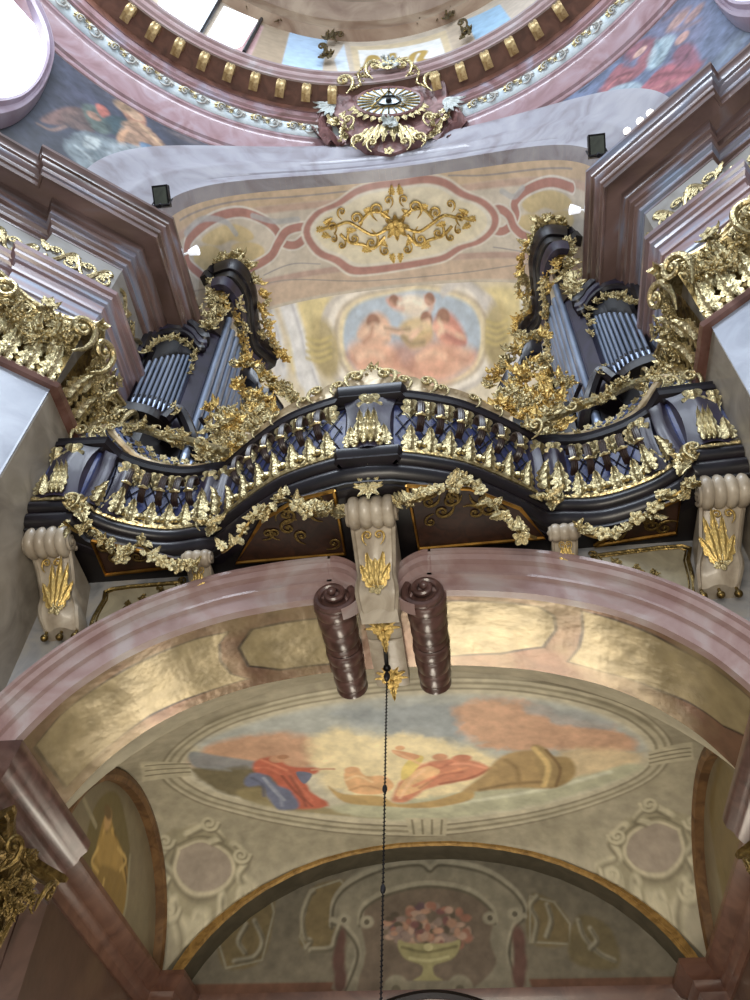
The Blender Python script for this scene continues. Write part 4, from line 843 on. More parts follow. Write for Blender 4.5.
# ================================================================== LATTICE SCREENS with their gilded frames
def scatter(parent, path, sets, name, sc, step, n, jit=.12, rnd=None, up=None):
    rnd = rnd or random; path = np.asarray(path, float); L = np.r_[0, np.cumsum(np.linalg.norm(np.diff(path, axis=0), axis=1))]
    k = max(2, int(L[-1]/step))
    for i in range(k+1):
        l = L[-1]*i/k; p = np.array([np.interp(l, L, path[:, c]) for c in range(3)])+np.array([rnd.uniform(-jit, jit) for _ in range(3)])
        nn = np.array(n, float)+np.array([rnd.uniform(-.35, .35) for _ in range(3)])
        u = np.array([rnd.uniform(-1, 1) for _ in range(3)]) if up is None else np.array(up)+np.array([rnd.uniform(-.4, .4) for _ in range(3)])
        put(rnd.choice(sets), name, parent, p, nn, u, sc*rnd.uniform(.75, 1.3))
for s, side in ((-1, 'left'), (1, 'right')):
    LT = thing('lattice_screen', 'blue diagonal lattice screen dotted with gilded flowers above the %s end of the balcony rail' % side, 'screen', (s*4.5, 9.2, 12.65), 'lattice screens')
    def lp(x, z): y, n = plan(x); return np.array([x, y+.08, z])-n*0+np.array([0, .25*(z-12.6), 0])
    top = lambda ax: 12.95+.62*min(1, max(0, (ax-3.1)/2.0)) if ax < 5.0 else 13.57+.3*(ax-5)
    mb = MB(); mb.grid(np.array([[lp(s*x, z*(top(x)-12.6)+12.6)+[0, .06, 0] for z in np.linspace(0, 1, 4)] for x in np.linspace(3.15, 5.7, 20)])); mb.build('backing', mat('dark_lattice_backing', (16, 20, 40), (26, 32, 62), rough=.6), LT)
    mb = MB()
    for k in range(34):
        for d in (-1, 1):
            x0 = 2.4+.125*k; pts = []
            for q in np.linspace(0, 1, 9):
                z = 12.6+q*1.3; x = x0+d*q*.95
                if 3.15 < x < 5.7 and z < top(x): pts.append(lp(s*x, z))
            if len(pts) > 1: mb.tube(pts, .02, 4)
    o = mb.build('lattice_bars', BLUE, LT); o['kind'] = 'stuff'
    for i in range(12):
        for j in range(5):
            x = 3.3+i*.2+(j % 2)*.1; z = 12.74+j*.2
            if z < top(x)-.05: y, n = plan(s*x); put(T_BLO, 'gilded_flower', LT, lp(s*x, z)+n*.05, n, (0, 0, 1), .085)
    FR = thing('gilded_foliage_frame', 'tangled gilded scroll and leaf frame growing along the %s lattice screen to the organ foot' % side, 'carving', (s*4.5, 9.1, 12.7), 'gilded frames of the lattice screens')
    rp = [(697, 362), (676, 370), (657, 378), (627, 386), (603, 398), (585, 404), (567, 411), (548, 420), (533, 427)]
    tp = np.array([at_y(u, v, 9.0) for u, v in rp]); tp[:, 0] = np.clip(tp[:, 0], 0, 5.72)*s
    tp = smooth_path(tp, 4); mb = MB(); mb.tube(tp, .09, 7); mb.build('frame_stem', GOLDP, FR)
    rd = random.Random(5 if s > 0 else 6)
    scatter(FR, tp, T_CLU+[T_SCR], 'carved_foliage', .25, .13, (-s*.1, -1, -.1), .09, rd)
    lo = np.array([lp(s*x, 12.72)+[0, -.15, 0] for x in np.linspace(3.0, 5.6, 12)])
    mb = MB(); fr = smooth_path([lp(s*5.45, 13.2)-[0, .12, 0], lp(s*5.2, 13.3)-[0, .12, 0], lp(s*5.0, 12.98)-[0, .12, 0], lp(s*4.6, 12.76)-[0, .12, 0], lp(s*4.0, 12.72)-[0, .12, 0], lp(s*3.3, 12.75)-[0, .12, 0]], 5)
    mb.tube(fr, np.interp(np.arange(len(fr)), [0, 8, len(fr)-1], [.04, .08, .04]), 7); mb.build('lower_moulding', mat('stone_gilding', (0, 0, 0)), FR)
    scatter(FR, fr[8:], T_CLU+[T_SCR], 'carved_foliage', .12, .3, (0, -1, 0), .04, rd)
    for x, z, sc in ((5.6, 12.95, .38), (5.25, 12.9, .3), (5.05, 13.05, .26)): put(T_SCR, 'scroll', FR, lp(s*x, z)+[0, -.18, 0], (0, -1, -.1), (0, 0, 1), sc, flip=s)
    # heap of foliage towards the middle, behind the rail
    hp = [(560, 428), (545, 415), (530, 412), (518, 400), (540, 400), (555, 405), (528, 425), (512, 412), (500, 402), (545, 432), (508, 392), (538, 388)]
    for k, (u, v) in enumerate(hp+[(a+7, b-6) for a, b in hp]+[(a-8, b+5) for a, b in hp]):
        p = at_y(u, v, 9.35+.05*k % .4); p[0] *= s; put(rd.choice(T_CLU+T_CLUG), 'carved_foliage', FR, p, (0, -1, 0), (rd.uniform(-1, 1), 0, 1), .30*rd.uniform(.8, 1.3))

# ================================================================== ORGAN CASES
def organ(s, side):
    def scatter(par, path, sets, nm, sc, step, n, jit, rnd): globals()['scatter'](par, path, sets, nm, sc*1.08, step*.62, n, jit*1.15, rnd)
    O = thing('pipe_organ_case', 'dark %s-hand organ case with tin pipes, swept cornice and gilded foliage' % side, 'organ', (s*4.6, 10.4, 11.35), 'organ cases')
    X = lambda x, y, z: np.array([s*x, y, z])
    rd = random.Random(20+s)
    # small flat facing the nave
    A = np.array([5.56, 9.5]); B = np.array([4.78, 10.10]); d = (B-A); ln = np.linalg.norm(d); d /= ln; nr = np.array([-d[1], d[0]]); nr = nr if nr[1] < 0 else -nr
    pt = lambda q: A+(B-A)*q+nr*(.13*math.sin(math.pi*q))
    for k in range(9):
        q = (k+.5)/9; p = pt(q); top = 17.2+1.35*math.sin(math.pi*(.22+.5*q)); bot = 15.22+.25*q
        mb = MB(); top = 17.0+1.1*q; P = [(p[0]*s, p[1], z) for z in (bot, bot+.28, bot+.34, bot+.36, top)]; mb.tube(P, [.02, .047, .05, .043, .043], 10)
        o = mb.build('organ_pipe', PIPE, O); mb = MB(); mb.box(P[2]+np.array([0, -.045, -.02]), (.028, .01, .05)); mb.build('pipe_mouth', IRON, o, smooth=False)
    bk_ = MB(); bk_.grid(np.array([[X(*(pt(q)-nr*.16), z) for z in (14.9, 19.0)] for q in np.linspace(-.04, 1.04, 8)])); bk_.build('case_back', WOODN, O)
    def slab(pts, z0, z1, nm, m=WOOD, prof=None):
        mb = MB(); a = [X(x, y, z0) for x, y in pts]; b = [X(x, y, z1) for x, y in pts]; mb.fan(a); mb.fan(b[::-1])
        for i in range(len(a)): j = (i+1) % len(a); mb.fan([a[i], a[j], b[j], b[i]])
        return mb.build(nm, m, O, smooth=False)
    # lower sill of the small flat (bowed), and console foot
    P = [pt(q)+nr*.14 for q in np.linspace(-.1, 1.1, 12)]+[pt(1.1)-nr*.3, pt(-.1)-nr*.3]
    slab(P, 15.02, 15.2, 'sill'); slab([p*.995 for p in P], 14.85, 15.04, 'sill', WOODN)
    slab([pt(-.1), pt(.5)+nr*.02, pt(1.1), (4.3, 10.7), (5.5, 10.9)], 12.6, 14.9, 'case_foot', WOODN)
    slab([(5.72, 9.62), (5.6, 9.48), (5.56, 9.7), (5.7, 9.9)], 14.9, 17.9, 'corner_post')
    # front post between the two fields of pipes
    slab([(4.78, 10.06), (4.62, 9.94), (4.34, 10.12), (4.3, 10.4), (4.7, 10.5)], 14.7, 19.2, 'post', WOODB)
    slab([(4.82, 10.02), (4.62, 9.80), (4.22, 10.04), (4.2, 10.45), (4.75, 10.55)], 14.45, 14.72, 'post_base')
    mb = MB(); path = smooth_path([X(4.72, 9.72, 14.85), X(4.5, 9.72, 15.2), X(4.3, 9.95, 14.95), X(4.12, 10.2, 14.5), X(4.02, 10.7, 14.2)], 6); mb.tube(path, .14, 8); mb.build('post_base_moulding', WOOD, O)
    # bonnet cornice over the small flat
    arc = smooth_path([(5.86, 9.52, 17.55), (5.84, 9.5, 18.2), (5.68, 9.58, 18.85), (5.42, 9.68, 19.15), (5.1, 9.78, 19.2), (4.82, 9.86, 18.95), (4.62, 9.9, 18.6), (4.5, 9.95, 18.62)], 6)
    for off, r, m in ((0, .2, WOOD), (-.28, .15, WOODB), (-.5, .1, WOOD)):
        mb = MB(); mb.tube([X(x, y-.03*abs(off)*3, z+off) for x, y, z in arc], r, 8); mb.build('bonnet_cornice', m, O)
    mb = MB(); mb.grid(np.array([[X(x, y+.1, z) for z in (zz-.02, 16.9+1.1*min(1, max(0, (5.6-x)/.85)))] for x, y, zz in arc[4:]])); mb.build('bonnet_panel', WOOD, O)
    scatter(O, [X(*p) for p in [(5.6, 9.30, 17.15), (5.4, 9.32, 17.6), (5.15, 9.45, 17.95), (4.92, 9.65, 18.15), (4.8, 9.8, 18.1)]], T_CLU, 'pipe_shade', .17, .16, (0, -1, -.2), .03, rd)
    scatter(O, [X(4.7, 9.85, 18.2), X(4.62, 9.85, 17.4), X(4.6, 9.85, 16.9)], T_CLU+[T_LEAF], 'post_ornament', .13, .2, (0, -1, 0), .04, rd)
    scatter(O, [X(4.9, 9.7, 19.7), X(4.6, 9.8, 19.6), X(4.4, 9.9, 19.4)], T_CLU, 'crest', .22, .2, (0, -1, 0), .06, rd)
    scatter(O, [X(4.55, 9.6, 15.2), X(4.45, 9.65, 15.0)], T_CLU, 'foot_ornament', .13, .15, (0, -1, 0), .03, rd)
    # tall field of pipes facing the middle of the gallery
    C0 = np.array([4.30, 10.12]); C1 = np.array([4.06, 11.85])
    for k in range(8):
        q = (k+.5)/8; p = C0+(C1-C0)*q-np.array([.10, 0])*math.sin(math.pi*q); top = 20.35-1.3*q-.25*math.sin(q*9)
        mb = MB(); P = [(p[0]*s, p[1], z) for z in (13.0, 14.1+.3*q, 14.16+.3*q, 14.2+.3*q, top)]; mb.tube(P, [.03, .098, .104, .094, .094], 12); mb.build('organ_pipe', PIPE, O)
    slab([(4.36, 10.1), (4.22, 11.95), (4.5, 11.95), (4.8, 10.3)], 12.6, 20.3, 'case_back', WOODN)
    slab([(4.14, 11.86), (3.92, 11.9), (3.96, 12.15), (4.4, 12.15)], 12.6, 20.2, 'rear_post', WOOD)
    mb = MB(); arcp = [(x, y, z) for x, y, z in smooth_path([X(4.14, 10.1, 15.4), X(4.0, 10.5, 15.3), X(3.95, 10.9, 14.7), X(3.92, 11.3, 13.6)], 6)]; mb.tube(arcp, .05, 6); mb.build('curved_bar', WOOD, O)
    slab([(4.7, 10.0), (4.42, 9.95), (4.3, 10.1), (4.3, 10.4), (4.7, 10.5)], 19.1, 21.2, 'tower_neck', WOOD)
    # swept crown cornice
    K = smooth_path([(5.06, 9.75, 21.7), (4.6, 9.5, 21.45), (4.18, 9.42, 21.35), (3.98, 9.8, 21.45), (3.90, 10.25, 21.35), (3.92, 10.8, 21.0), (3.88, 11.3, 20.8), (3.66, 11.7, 20.85), (3.46, 12.05, 21.0)], 5)
    def band(K, h0, h1, w0, w1, nm, m):
        rows = []; T = np.gradient(K, axis=0)
        for p, t in zip(K, T):
            nn = np.array([t[1], -t[0], 0]); nn /= np.linalg.norm(nn)+1e-9
            if nn[0]*(-1)+nn[1]*(-.5) < 0: nn = -nn
            rows.append([X(*(p+nn*a+np.array([0, 0, b]))) for a, b in ((w0, h0), (w1*.6, h0), (w1*.75, h0+(h1-h0)*.3), (w1, h0+(h1-h0)*.55), (w1, h1), (w0, h1))])
        mb = MB(); mb.grid(np.array(rows), cv=True); mb.fan(rows[0]); mb.fan(rows[-1][::-1]); return mb.build(nm, m, O)
    band(K, -.05, .42, -.22, .16, 'crown_cornice', WOOD); band(K, -.35, -.03, -.26, .03, 'crown_soffit', WOODN)
    K2 = K.copy(); K2[:, 2] -= .75; K2[:, 0] += .12; K2 = K2[6:-2]; band(K2, -.12, .3, -.12, .08, 'inner_cornice', WOODB)
    top_ = [X(5.0, 9.6, 22.2), X(4.6, 9.45, 22.3), X(4.15, 9.3, 22.1), X(3.9, 9.7, 22.0)]
    scatter(O, top_, T_CLU, 'crown_foliage', .38, .2, (0, -1, -.3), .1, rd)
    outer = [X(3.78, 9.9, 21.8), X(3.62, 10.3, 21.7), X(3.6, 10.8, 21.3), X(3.6, 11.2, 21.0), X(3.4, 11.6, 21.0), X(3.2, 12.0, 21.1)]
    scatter(O, outer, T_CLU+T_CLUG, 'crown_foliage', .26, .17, (-s*.8, -.6, -.3), .1, rd)
    scatter(O, [X(4.75, 9.6, 21.2), X(4.6, 9.68, 20.6), X(4.52, 9.72, 20.0), X(4.5, 9.75, 19.4), X(4.55, 9.8, 18.8)], T_CLU+[T_LEAF], 'tower_foliage', .24, .15, (0, -1, -.2), .1, rd)
    scatter(O, [X(4.45, 9.75, 21.0), X(4.3, 9.75, 20.4), X(4.28, 9.8, 19.6)], T_CLUG+T_CLU, 'tower_foliage', .2, .17, (-s*.5, -1, 0), .07, rd)
    shade = [X(4.12, 10.1, 20.6), X(4.05, 10.4, 20.3), X(4.02, 10.8, 19.9), X(3.98, 11.2, 19.3), X(3.95, 11.55, 18.8), X(3.9, 11.75, 18.2), X(3.9, 11.85, 17.5)]
    scatter(O, shade, T_CLUG+T_CLU, 'pipe_shade', .25, .17, (-s, -.4, -.2), .08, rd)
    scatter(O, [X(3.85, 11.5, 18.9), X(3.8, 11.8, 18.4), X(3.75, 12.0, 17.8)], T_CLUG, 'pipe_shade', .26, .18, (-s, -.5, 0), .08, rd)
    # inner wing with small broken cornice
    w = smooth_path([(3.55, 10.4, 17.3), (3.3, 10.3, 17.25), (3.1, 10.35, 17.0), (2.95, 10.45, 16.6), (2.7, 10.55, 16.5), (2.45, 10.8, 16.2)], 5)
    rows = [[X(x, y-a, z+b) for a, b in ((-.1, -.25), (.12, -.25), (.2, -.05), (.22, .12), (-.1, .14))] for x, y, z in w]
    mb = MB(); mb.grid(np.array(rows), cv=True); mb.fan(rows[0]); mb.fan(rows[-1][::-1]); mb.build('wing_cornice', WOOD, O)
    slab([(3.9, 10.5), (2.7, 10.8), (2.6, 11.6), (3.9, 11.9)], 11.4, 15.4, 'wing_body', WOODN)
    scatter(O, [X(3.7, 10.2, 17.7), X(3.3, 10.2, 17.6), X(2.9, 10.25, 17.1), X(2.55, 10.4, 16.8), X(2.2, 10.6, 16.4)], T_CLU+T_CLUG, 'wing_foliage', .27, .12, (0, -1, 0), .1, rd)
    scatter(O, [X(3.5, 10.1, 16.6), X(3.1, 10.15, 16.3), X(2.9, 10.2, 15.9), X(2.6, 10.3, 15.7)], T_CLU+T_CLUG, 'wing_foliage', .27, .12, (0, -1, 0), .12, rd)
    scatter(O, [X(3.9, 10.1, 15.6), X(3.5, 10.1, 15.3), X(3.1, 10.1, 15.0), X(2.7, 10.2, 14.8)], T_CLU+T_CLUG, 'wing_foliage', .27, .15, (0, -1, 0), .12, rd)
organ(-1, 'left'); organ(1, 'right')
# ================================================================== CONSOLES under the balcony
def sroll(mb, c, rad, xw, ribs=4, turn=1):
    """reeded roll with axis along x"""
    n = 40; rows = []
    for i in range(n+1):
        t = i/n; x = c[0]-xw+2*xw*t; rr = rad*(.80+.2*abs(math.sin(math.pi*ribs*t))**.6) if 0 < i < n else rad*.72
        rows.append([(x, c[1]+rr*math.cos(a), c[2]+rr*math.sin(a)) for a in np.linspace(0, 2*math.pi, 20, endpoint=False)])
    mb.grid(np.array(rows), cv=True)
    for sx in (-1, 1):
        p = []; xx = c[0]+sx*(xw+.01)
        for k in range(30): a = k/29*2.2*2*math.pi*sx*turn; r = rad*.72*(1-.9*k/29); p.append((xx, c[1]+r*math.cos(a), c[2]+r*math.sin(a)))
        mb.tube(p, .035, 6); mb.fan([(c[0]+sx*xw, c[1]+rad*.72*math.cos(a), c[2]+rad*.72*math.sin(a)) for a in np.linspace(0, 2*math.pi, 20, endpoint=False)]); ball(mb, (xx, c[1], c[2]), .06, 8)
def console(lab, base, cx, top, bot, w0, w1, rr, ymax=10.0, balls=True, name='console_bracket', grp=None, sway=0.0, big=True):
    K = thing(name, lab, 'console', base, grp)
    mb = MB(); sroll(mb, (cx, top[0], top[1]), rr, w0, 4 if big else 3); mb.build('volute', MCONS, K)
    mb = MB(); rows = []; n = 22
    for i in range(n+1):
        t = i/n; z = top[1]-rr*.2+(bot[1]-top[1])*t; y = top[0]+(bot[0]-top[0])*(t**1.0)+.16*math.sin(math.pi*min(1, t*1.15))-.10*math.sin(math.pi*t**2.2); w = w0+(w1-w0)*min(1, t*1.6)+.05*math.sin(math.pi*max(0, t-.6)/.4); x = cx+sway*t
        yb = max(ymax, y+.3)
        rows.append([(x-w, yb, z), (x-w, y+.03, z), (x-w*.88, y-.02, z), (x-w*.8, y+.05, z), (x-w*.55, y+.04, z), (x-w*.3, y-.02, z), (x, y-.04, z), (x+w*.3, y-.02, z), (x+w*.55, y+.04, z), (x+w*.8, y+.05, z), (x+w*.88, y-.02, z), (x+w, y+.03, z), (x+w, yb, z)])
    mb.grid(np.array(rows)); mb.fan(rows[-1]); mb.fan(rows[0][::-1]); mb.build('shaft', MCONS, K)
    pos = lambda t, dx=0, o=.05: np.array([cx+sway*t+dx, top[0]+(bot[0]-top[0])*t+.16*math.sin(math.pi*min(1, t*1.15))-.10*math.sin(math.pi*t**2.2)-o, top[1]-rr*.2+(bot[1]-top[1])*t])
    nn = np.array([0, -1, -.5]); L = abs(top[1]-bot[1])
    for dx, ang, sc in ((0, 0, .66), (-.16, .10, .56), (.16, -.10, .56), (-.2, .42, .34), (.2, -.42, .34)): put(T_LEAFC, 'acanthus', K, pos(.78, dx*w0), nn, (-ang, 0, 1), w1*.75, sy=L*sc*1.1, sn=w1*.6)
    put(T_BLO, 'flower', K, pos(.80), nn, (0, 0, 1), w1*.45); put(T_SCRG, 'scroll', K, pos(.2, -w0*.25), nn, (0, 0, 1), w0*.5, flip=-1); put(T_SCRG, 'scroll', K, pos(.2, w0*.25), nn, (0, 0, 1), w0*.5)
    if balls:
        for dx in (-w1*.85, 0, w1*.85):
            mb = MB(); b = pos(1.0, dx, -.06); ball(mb, b+[0, 0, -.12], .065, 10); mb.tube([b+[0, 0, .05], b+[0, 0, -.1]], .025, 6); mb.build('drop', GOLDD, K)
    return K
for s, side in ((-1, 'left'), (1, 'right')):
    console('big cream scroll console with gilt acanthus under the far %s end of the balcony' % side, (s*5.3, 9.9, 9.0), s*5.46, (8.95, 10.28), (9.72, 9.08), .36, .30, .28, grp='scroll consoles at the ends of the balcony', sway=-s*.3)
    console('small cream scroll console with gilt leaves below the %s corner of the balcony' % side, (s*3.05, 9.95, 10.4), s*3.03, (9.45, 10.16), (9.97, 9.72), .21, .19, .15, 10.0, False, grp='small consoles', big=False)
console('tall central cream scroll console carrying the middle of the balcony above the arch crown', (0, 10, 9.5), 0, (8.75, 10.2), (9.85, 9.15), .37, .30, .27, 10.1, False)
# keystone block running back along the crown of the arch, with two gilded shells
KB = thing('arch_key_block', 'pale marble key block with two gilded shells between the brown rolls', 'keystone', (0, 11, 9.3))
mb = MB(); rows = []
for y in (9.72, 9.74, 10.75, 10.8, 10.82, 11.95, 12.02, 12.05):
    z = 9.32 if y not in (9.72, 10.8, 12.05) else 9.36; rows.append([(-.29, y, 9.62), (-.29, y, z), (-.22, y, z-.03), (.22, y, z-.03), (.29, y, z), (.29, y, 9.62)])
mb.grid(np.array(rows), cv=True); mb.fan(rows[0]); mb.fan(rows[-1][::-1]); mb.build('block', MCONS, KB)
for y in (10.45, 11.75):
    for k in range(7): a = (k-3)*.5; put(T_LEAFG, 'shell_rib', KB, (0, y, 9.26), (0, -.25, -1), (math.sin(a), -math.cos(a), 0), .16, sy=.3)
    put(T_BLOG, 'shell_rosette', KB, (0, y+.05, 9.24), (0, -.2, -1), (0, 1, 0), .17); put(T_LEAFG, 'shell_pendant', KB, (0, y+.15, 9.25), (0, -.2, -1), (0, 1, 0), .2, sy=.36)
# rolled volutes of the arch
for s, side in ((-1, 'left'), (1, 'right')):
    V = thing('marble_scroll_roll', 'brown marble archivolt curled into a banded roll on the %s of the key block' % side, 'volute', (s*.74, 10, 9.6), 'rolls of the arch crown')
    CZ = 9.40
    for nm, y0, y1, cz, r0 in (('front_roll', 9.86, 10.95, CZ, .34), ('rear_roll', 11.0, 12.1, CZ, .32)):
        mb = MB(); rows = []; n = 52
        for i in range(n+1):
            t = i/n; y = y0+(y1-y0)*t; f = abs(math.sin(math.pi*(3.5*t+.15*math.sin(6*t)))); r = r0*(.86+.14*f**.35)*(1-.12*t)
            rows.append([(s*.74+r*math.cos(a), y, cz+r*math.sin(a)) for a in np.linspace(0, 2*math.pi, 28, endpoint=False)])
        mb.grid(np.array(rows), cv=True); mb.fan(rows[0]); mb.fan(rows[-1][::-1]); mb.build(nm, MROLL, V)
    mb = MB(); p = []
    for k in range(60): q = k/59; a = math.pi/2+s*(.9+q*2*math.pi*1.7); r = .34*(1-.8*q); p.append((s*.74+r*math.cos(a), 9.84-.16*q, CZ+r*math.sin(a)))
    mb.tube(p, np.linspace(.07, .045, 60), 8); ball(mb, (s*.74, 9.66, CZ), .08, 10); mb.build('spiral', MROLL, V)
    mb = MB(); rows = []      # the archivolt curls down into the roll
    for k in range(26):
        q = k/25; a = math.pi/2+s*q*math.pi*.85; ro = .84*(1-q)**1.3+.36*(1-(1-q)**1.3); ri = .06*(1-q)+.3*q
        rows.append([(s*.74+(ri+(ro-ri)*w)*math.cos(a), 10-h*(1-.2*q), CZ+(ri+(ro-ri)*w)*math.sin(a)) for w, h in AV])
    x_ = [(s*.86, 10-h, 9.44+(10.24-9.44)*w) for w, h in AV]; mb.grid(np.array([x_]+rows)); mb.build('curl', MLILAC, V)
# ================================================================== GARLANDS
def garland(lab, px, ys, loc):
    G = thing('flower_garland', lab, 'garland', loc, 'gilded garlands')
    P = []; n = len(px)
    for i, (u, v) in enumerate(px): t = i/(n-1); P.append(at_y(u, v, float(np.interp(t, np.linspace(0, 1, len(ys)), ys))))
    Q = []
    for (u, v), p in zip(px, P):
        Y = p[1]
        for _ in range(6): q = at_y(u, v, Y); Y = min(plan(min(5.6, abs(q[0])))[0]-.2, 9.25)
        if abs(q[0]) < .6: q = at_y(u, v, 8.62)
        Q.append(q)
    P = smooth_path(Q, 6); mb = MB(); mb.tube(P, .03, 6); mb.build('stem', GOLDD, G)
    rd = random.Random(int(px[0][0])); L = np.r_[0, np.cumsum(np.linalg.norm(np.diff(P, axis=0), axis=1))]
    for i in range(int(L[-1]/.095)):
        l = .095*i; p = np.array([np.interp(l, L, P[:, c]) for c in range(3)])+np.array([rd.uniform(-.07, .07), rd.uniform(-.08, .02), rd.uniform(-.08, .08)])
        nn = (rd.uniform(-.5, .5), -1, rd.uniform(-.7, .2)); uu = (rd.uniform(-1, 1), 0, rd.uniform(-1, 1)); k = rd.random()
        if k < .42: put(T_BLO, 'flower', G, p, nn, uu, rd.uniform(.09, .14))
        elif k < .8: put(T_LEAF, 'leaf', G, p, nn, uu, rd.uniform(.16, .26))
        else: put(rd.choice(T_CLU), 'flower_bunch', G, p, nn, uu, rd.uniform(.14, .2))
garland('gilded flower garland swagged from the centre console towards the right small console', [(400, 504), (418, 500), (436, 493), (450, 486), (464, 480), (476, 486), (484, 496), (495, 508), (508, 520), (520, 532), (536, 538)], [8.75, 8.8, 9.1, 9.5], (1.6, 9, 10.4))
garland('gilded flower garland swagged from the centre console towards the left small console', [(343, 512), (328, 512), (312, 512), (296, 506), (286, 500), (272, 504), (262, 514), (250, 522), (240, 536), (228, 548), (222, 552)], [8.75, 8.8, 9.1, 9.5], (-1.6, 9, 10.4))
garland('gilded flower garland swagged from the right small console to the right end console', [(578, 530), (592, 536), (608, 537), (622, 530), (636, 522), (652, 512), (660, 500), (674, 496), (686, 488), (700, 484)], [9.6, 9.2, 8.9, 8.7], (4.0, 9, 10.4))
garland('gilded flower garland swagged from the left small console to the left end console', [(194, 566), (180, 566), (166, 560), (150, 552), (140, 545), (126, 552), (122, 562), (104, 540), (92, 528), (78, 532), (64, 522)], [9.6, 9.2, 8.9, 8.7], (-4.0, 9, 10.4))
# ================================================================== PANELS on the underside of the balcony
def onpl(px, fn): return [fn(u, v) for u, v in px]
UZ = 10.31
for lab, px, in (('gold-framed brown panel with scrollwork under the balcony, just right of centre', [(407, 485), (419, 548), (545, 537), (520, 508), (470, 488)]), ('gold-framed brown panel with scrollwork under the balcony, just left of centre', [(334, 490), (345, 553), (236, 562), (262, 520), (296, 499)]),
                 ('gold-framed brown panel under the right wing of the balcony', [(594, 545), (676, 532), (680, 498), (640, 516)]), ('gold-framed brown panel under the left wing of the balcony', [(92, 540), (106, 574), (192, 564), (150, 552)])):
    Q = [at_z(u, v, UZ) for u, v in px]; c = sum(Q)/len(Q); U_ = thing('underside_panel', lab, 'panel', c, 'panels under the balcony')
    mb = MB(); mb.fan(Q); mb.fan([q+[0, 0, .05] for q in Q][::-1])
    for i in range(len(Q)): mb.fan([Q[i], Q[(i+1) % len(Q)], Q[(i+1) % len(Q)]+[0, 0, .05], Q[i]+[0, 0, .05]])
    mb.build('board', PANELW, U_, smooth=False)
    mb = MB(); R_ = [q+[0, 0, -.02] for q in Q]; mb.tube(R_+[R_[0]], .035, 6); mb.build('gold_frame', mat('dull_gold_frame', (110, 76, 30), (160, 120, 56), rough=.35, metal=.9), U_)
    rd = random.Random(len(lab)); lo = np.min(Q, 0); hi = np.max(Q, 0); k = 0; T_SB = T_SCRD
    while k < (12 if len(Q) > 4 else 6):
        a = rd.random()*.8+.1; b = rd.random(); i = rd.randrange(1, len(Q)-1); q = Q[0]*(1-a)+(Q[i]*(1-b)+Q[i+1]*b)*a; q = c+(q-c)*.82
        put(T_SCRB if 'T_SCRB' in globals() else T_SB, 'carved_scroll', U_, q+[0, 0, -.01], (0, 0, -1), (rd.uniform(-1, 1), rd.uniform(-1, 1), 0), rd.uniform(.2, .3), flip=rd.choice((-1, 1)), sn=.12); k += 1
# raised stucco fields left and right of the arch
for lab, px, s in (('gilt-edged stucco field with relief on the wall right of the arch', [(592, 556), (682, 546), (688, 560), (694, 588), (686, 594), (640, 575), (602, 565)], 1), ('gilt-edged stucco field with relief on the wall left of the arch', [(182, 582), (112, 589), (104, 600), (92, 622), (98, 628), (140, 606), (180, 592)], -1)):
    Q = [at_y(u, v, 9.93) for u, v in px]; c = sum(Q)/len(Q); S_ = thing('stucco_field', lab, 'wall relief', c, 'stucco fields beside the arch')
    mb = MB(); mb.fan(Q); 
    for i in range(len(Q)): mb.fan([Q[i], Q[(i+1) % len(Q)], Q[(i+1) % len(Q)]+[0, .08, 0], Q[i]+[0, .08, 0]])
    mb.build('raised_field', mat('aged_field_stone', (118, 110, 92), (146, 138, 116), rough=.5, scale=2), S_, smooth=False)
    R_ = smooth_path(Q+[Q[0]], 3); mb = MB(); mb.tube(R_, .035, 6); mb.tube([c+(r-c)*.88+[0, -.01, 0] for r in R_], .015, 5); mb.build('gilt_border', GOLDD, S_)
    for q in (Q[0], Q[5] if s > 0 else Q[4]): put(T_SCRD, 'corner_scroll', S_, q+[0, -.03, 0], (0, -1, 0), (0, 0, 1), .17)
    for k, a in enumerate((.25, .45, .62)): p = Q[0]*(1-a)+(Q[3])*a+[0, -.02, .02]; put(T_CLUD[k], 'relief_spray', S_, p, (0, -1, 0), (1, 0, .2), .15, sn=.06)

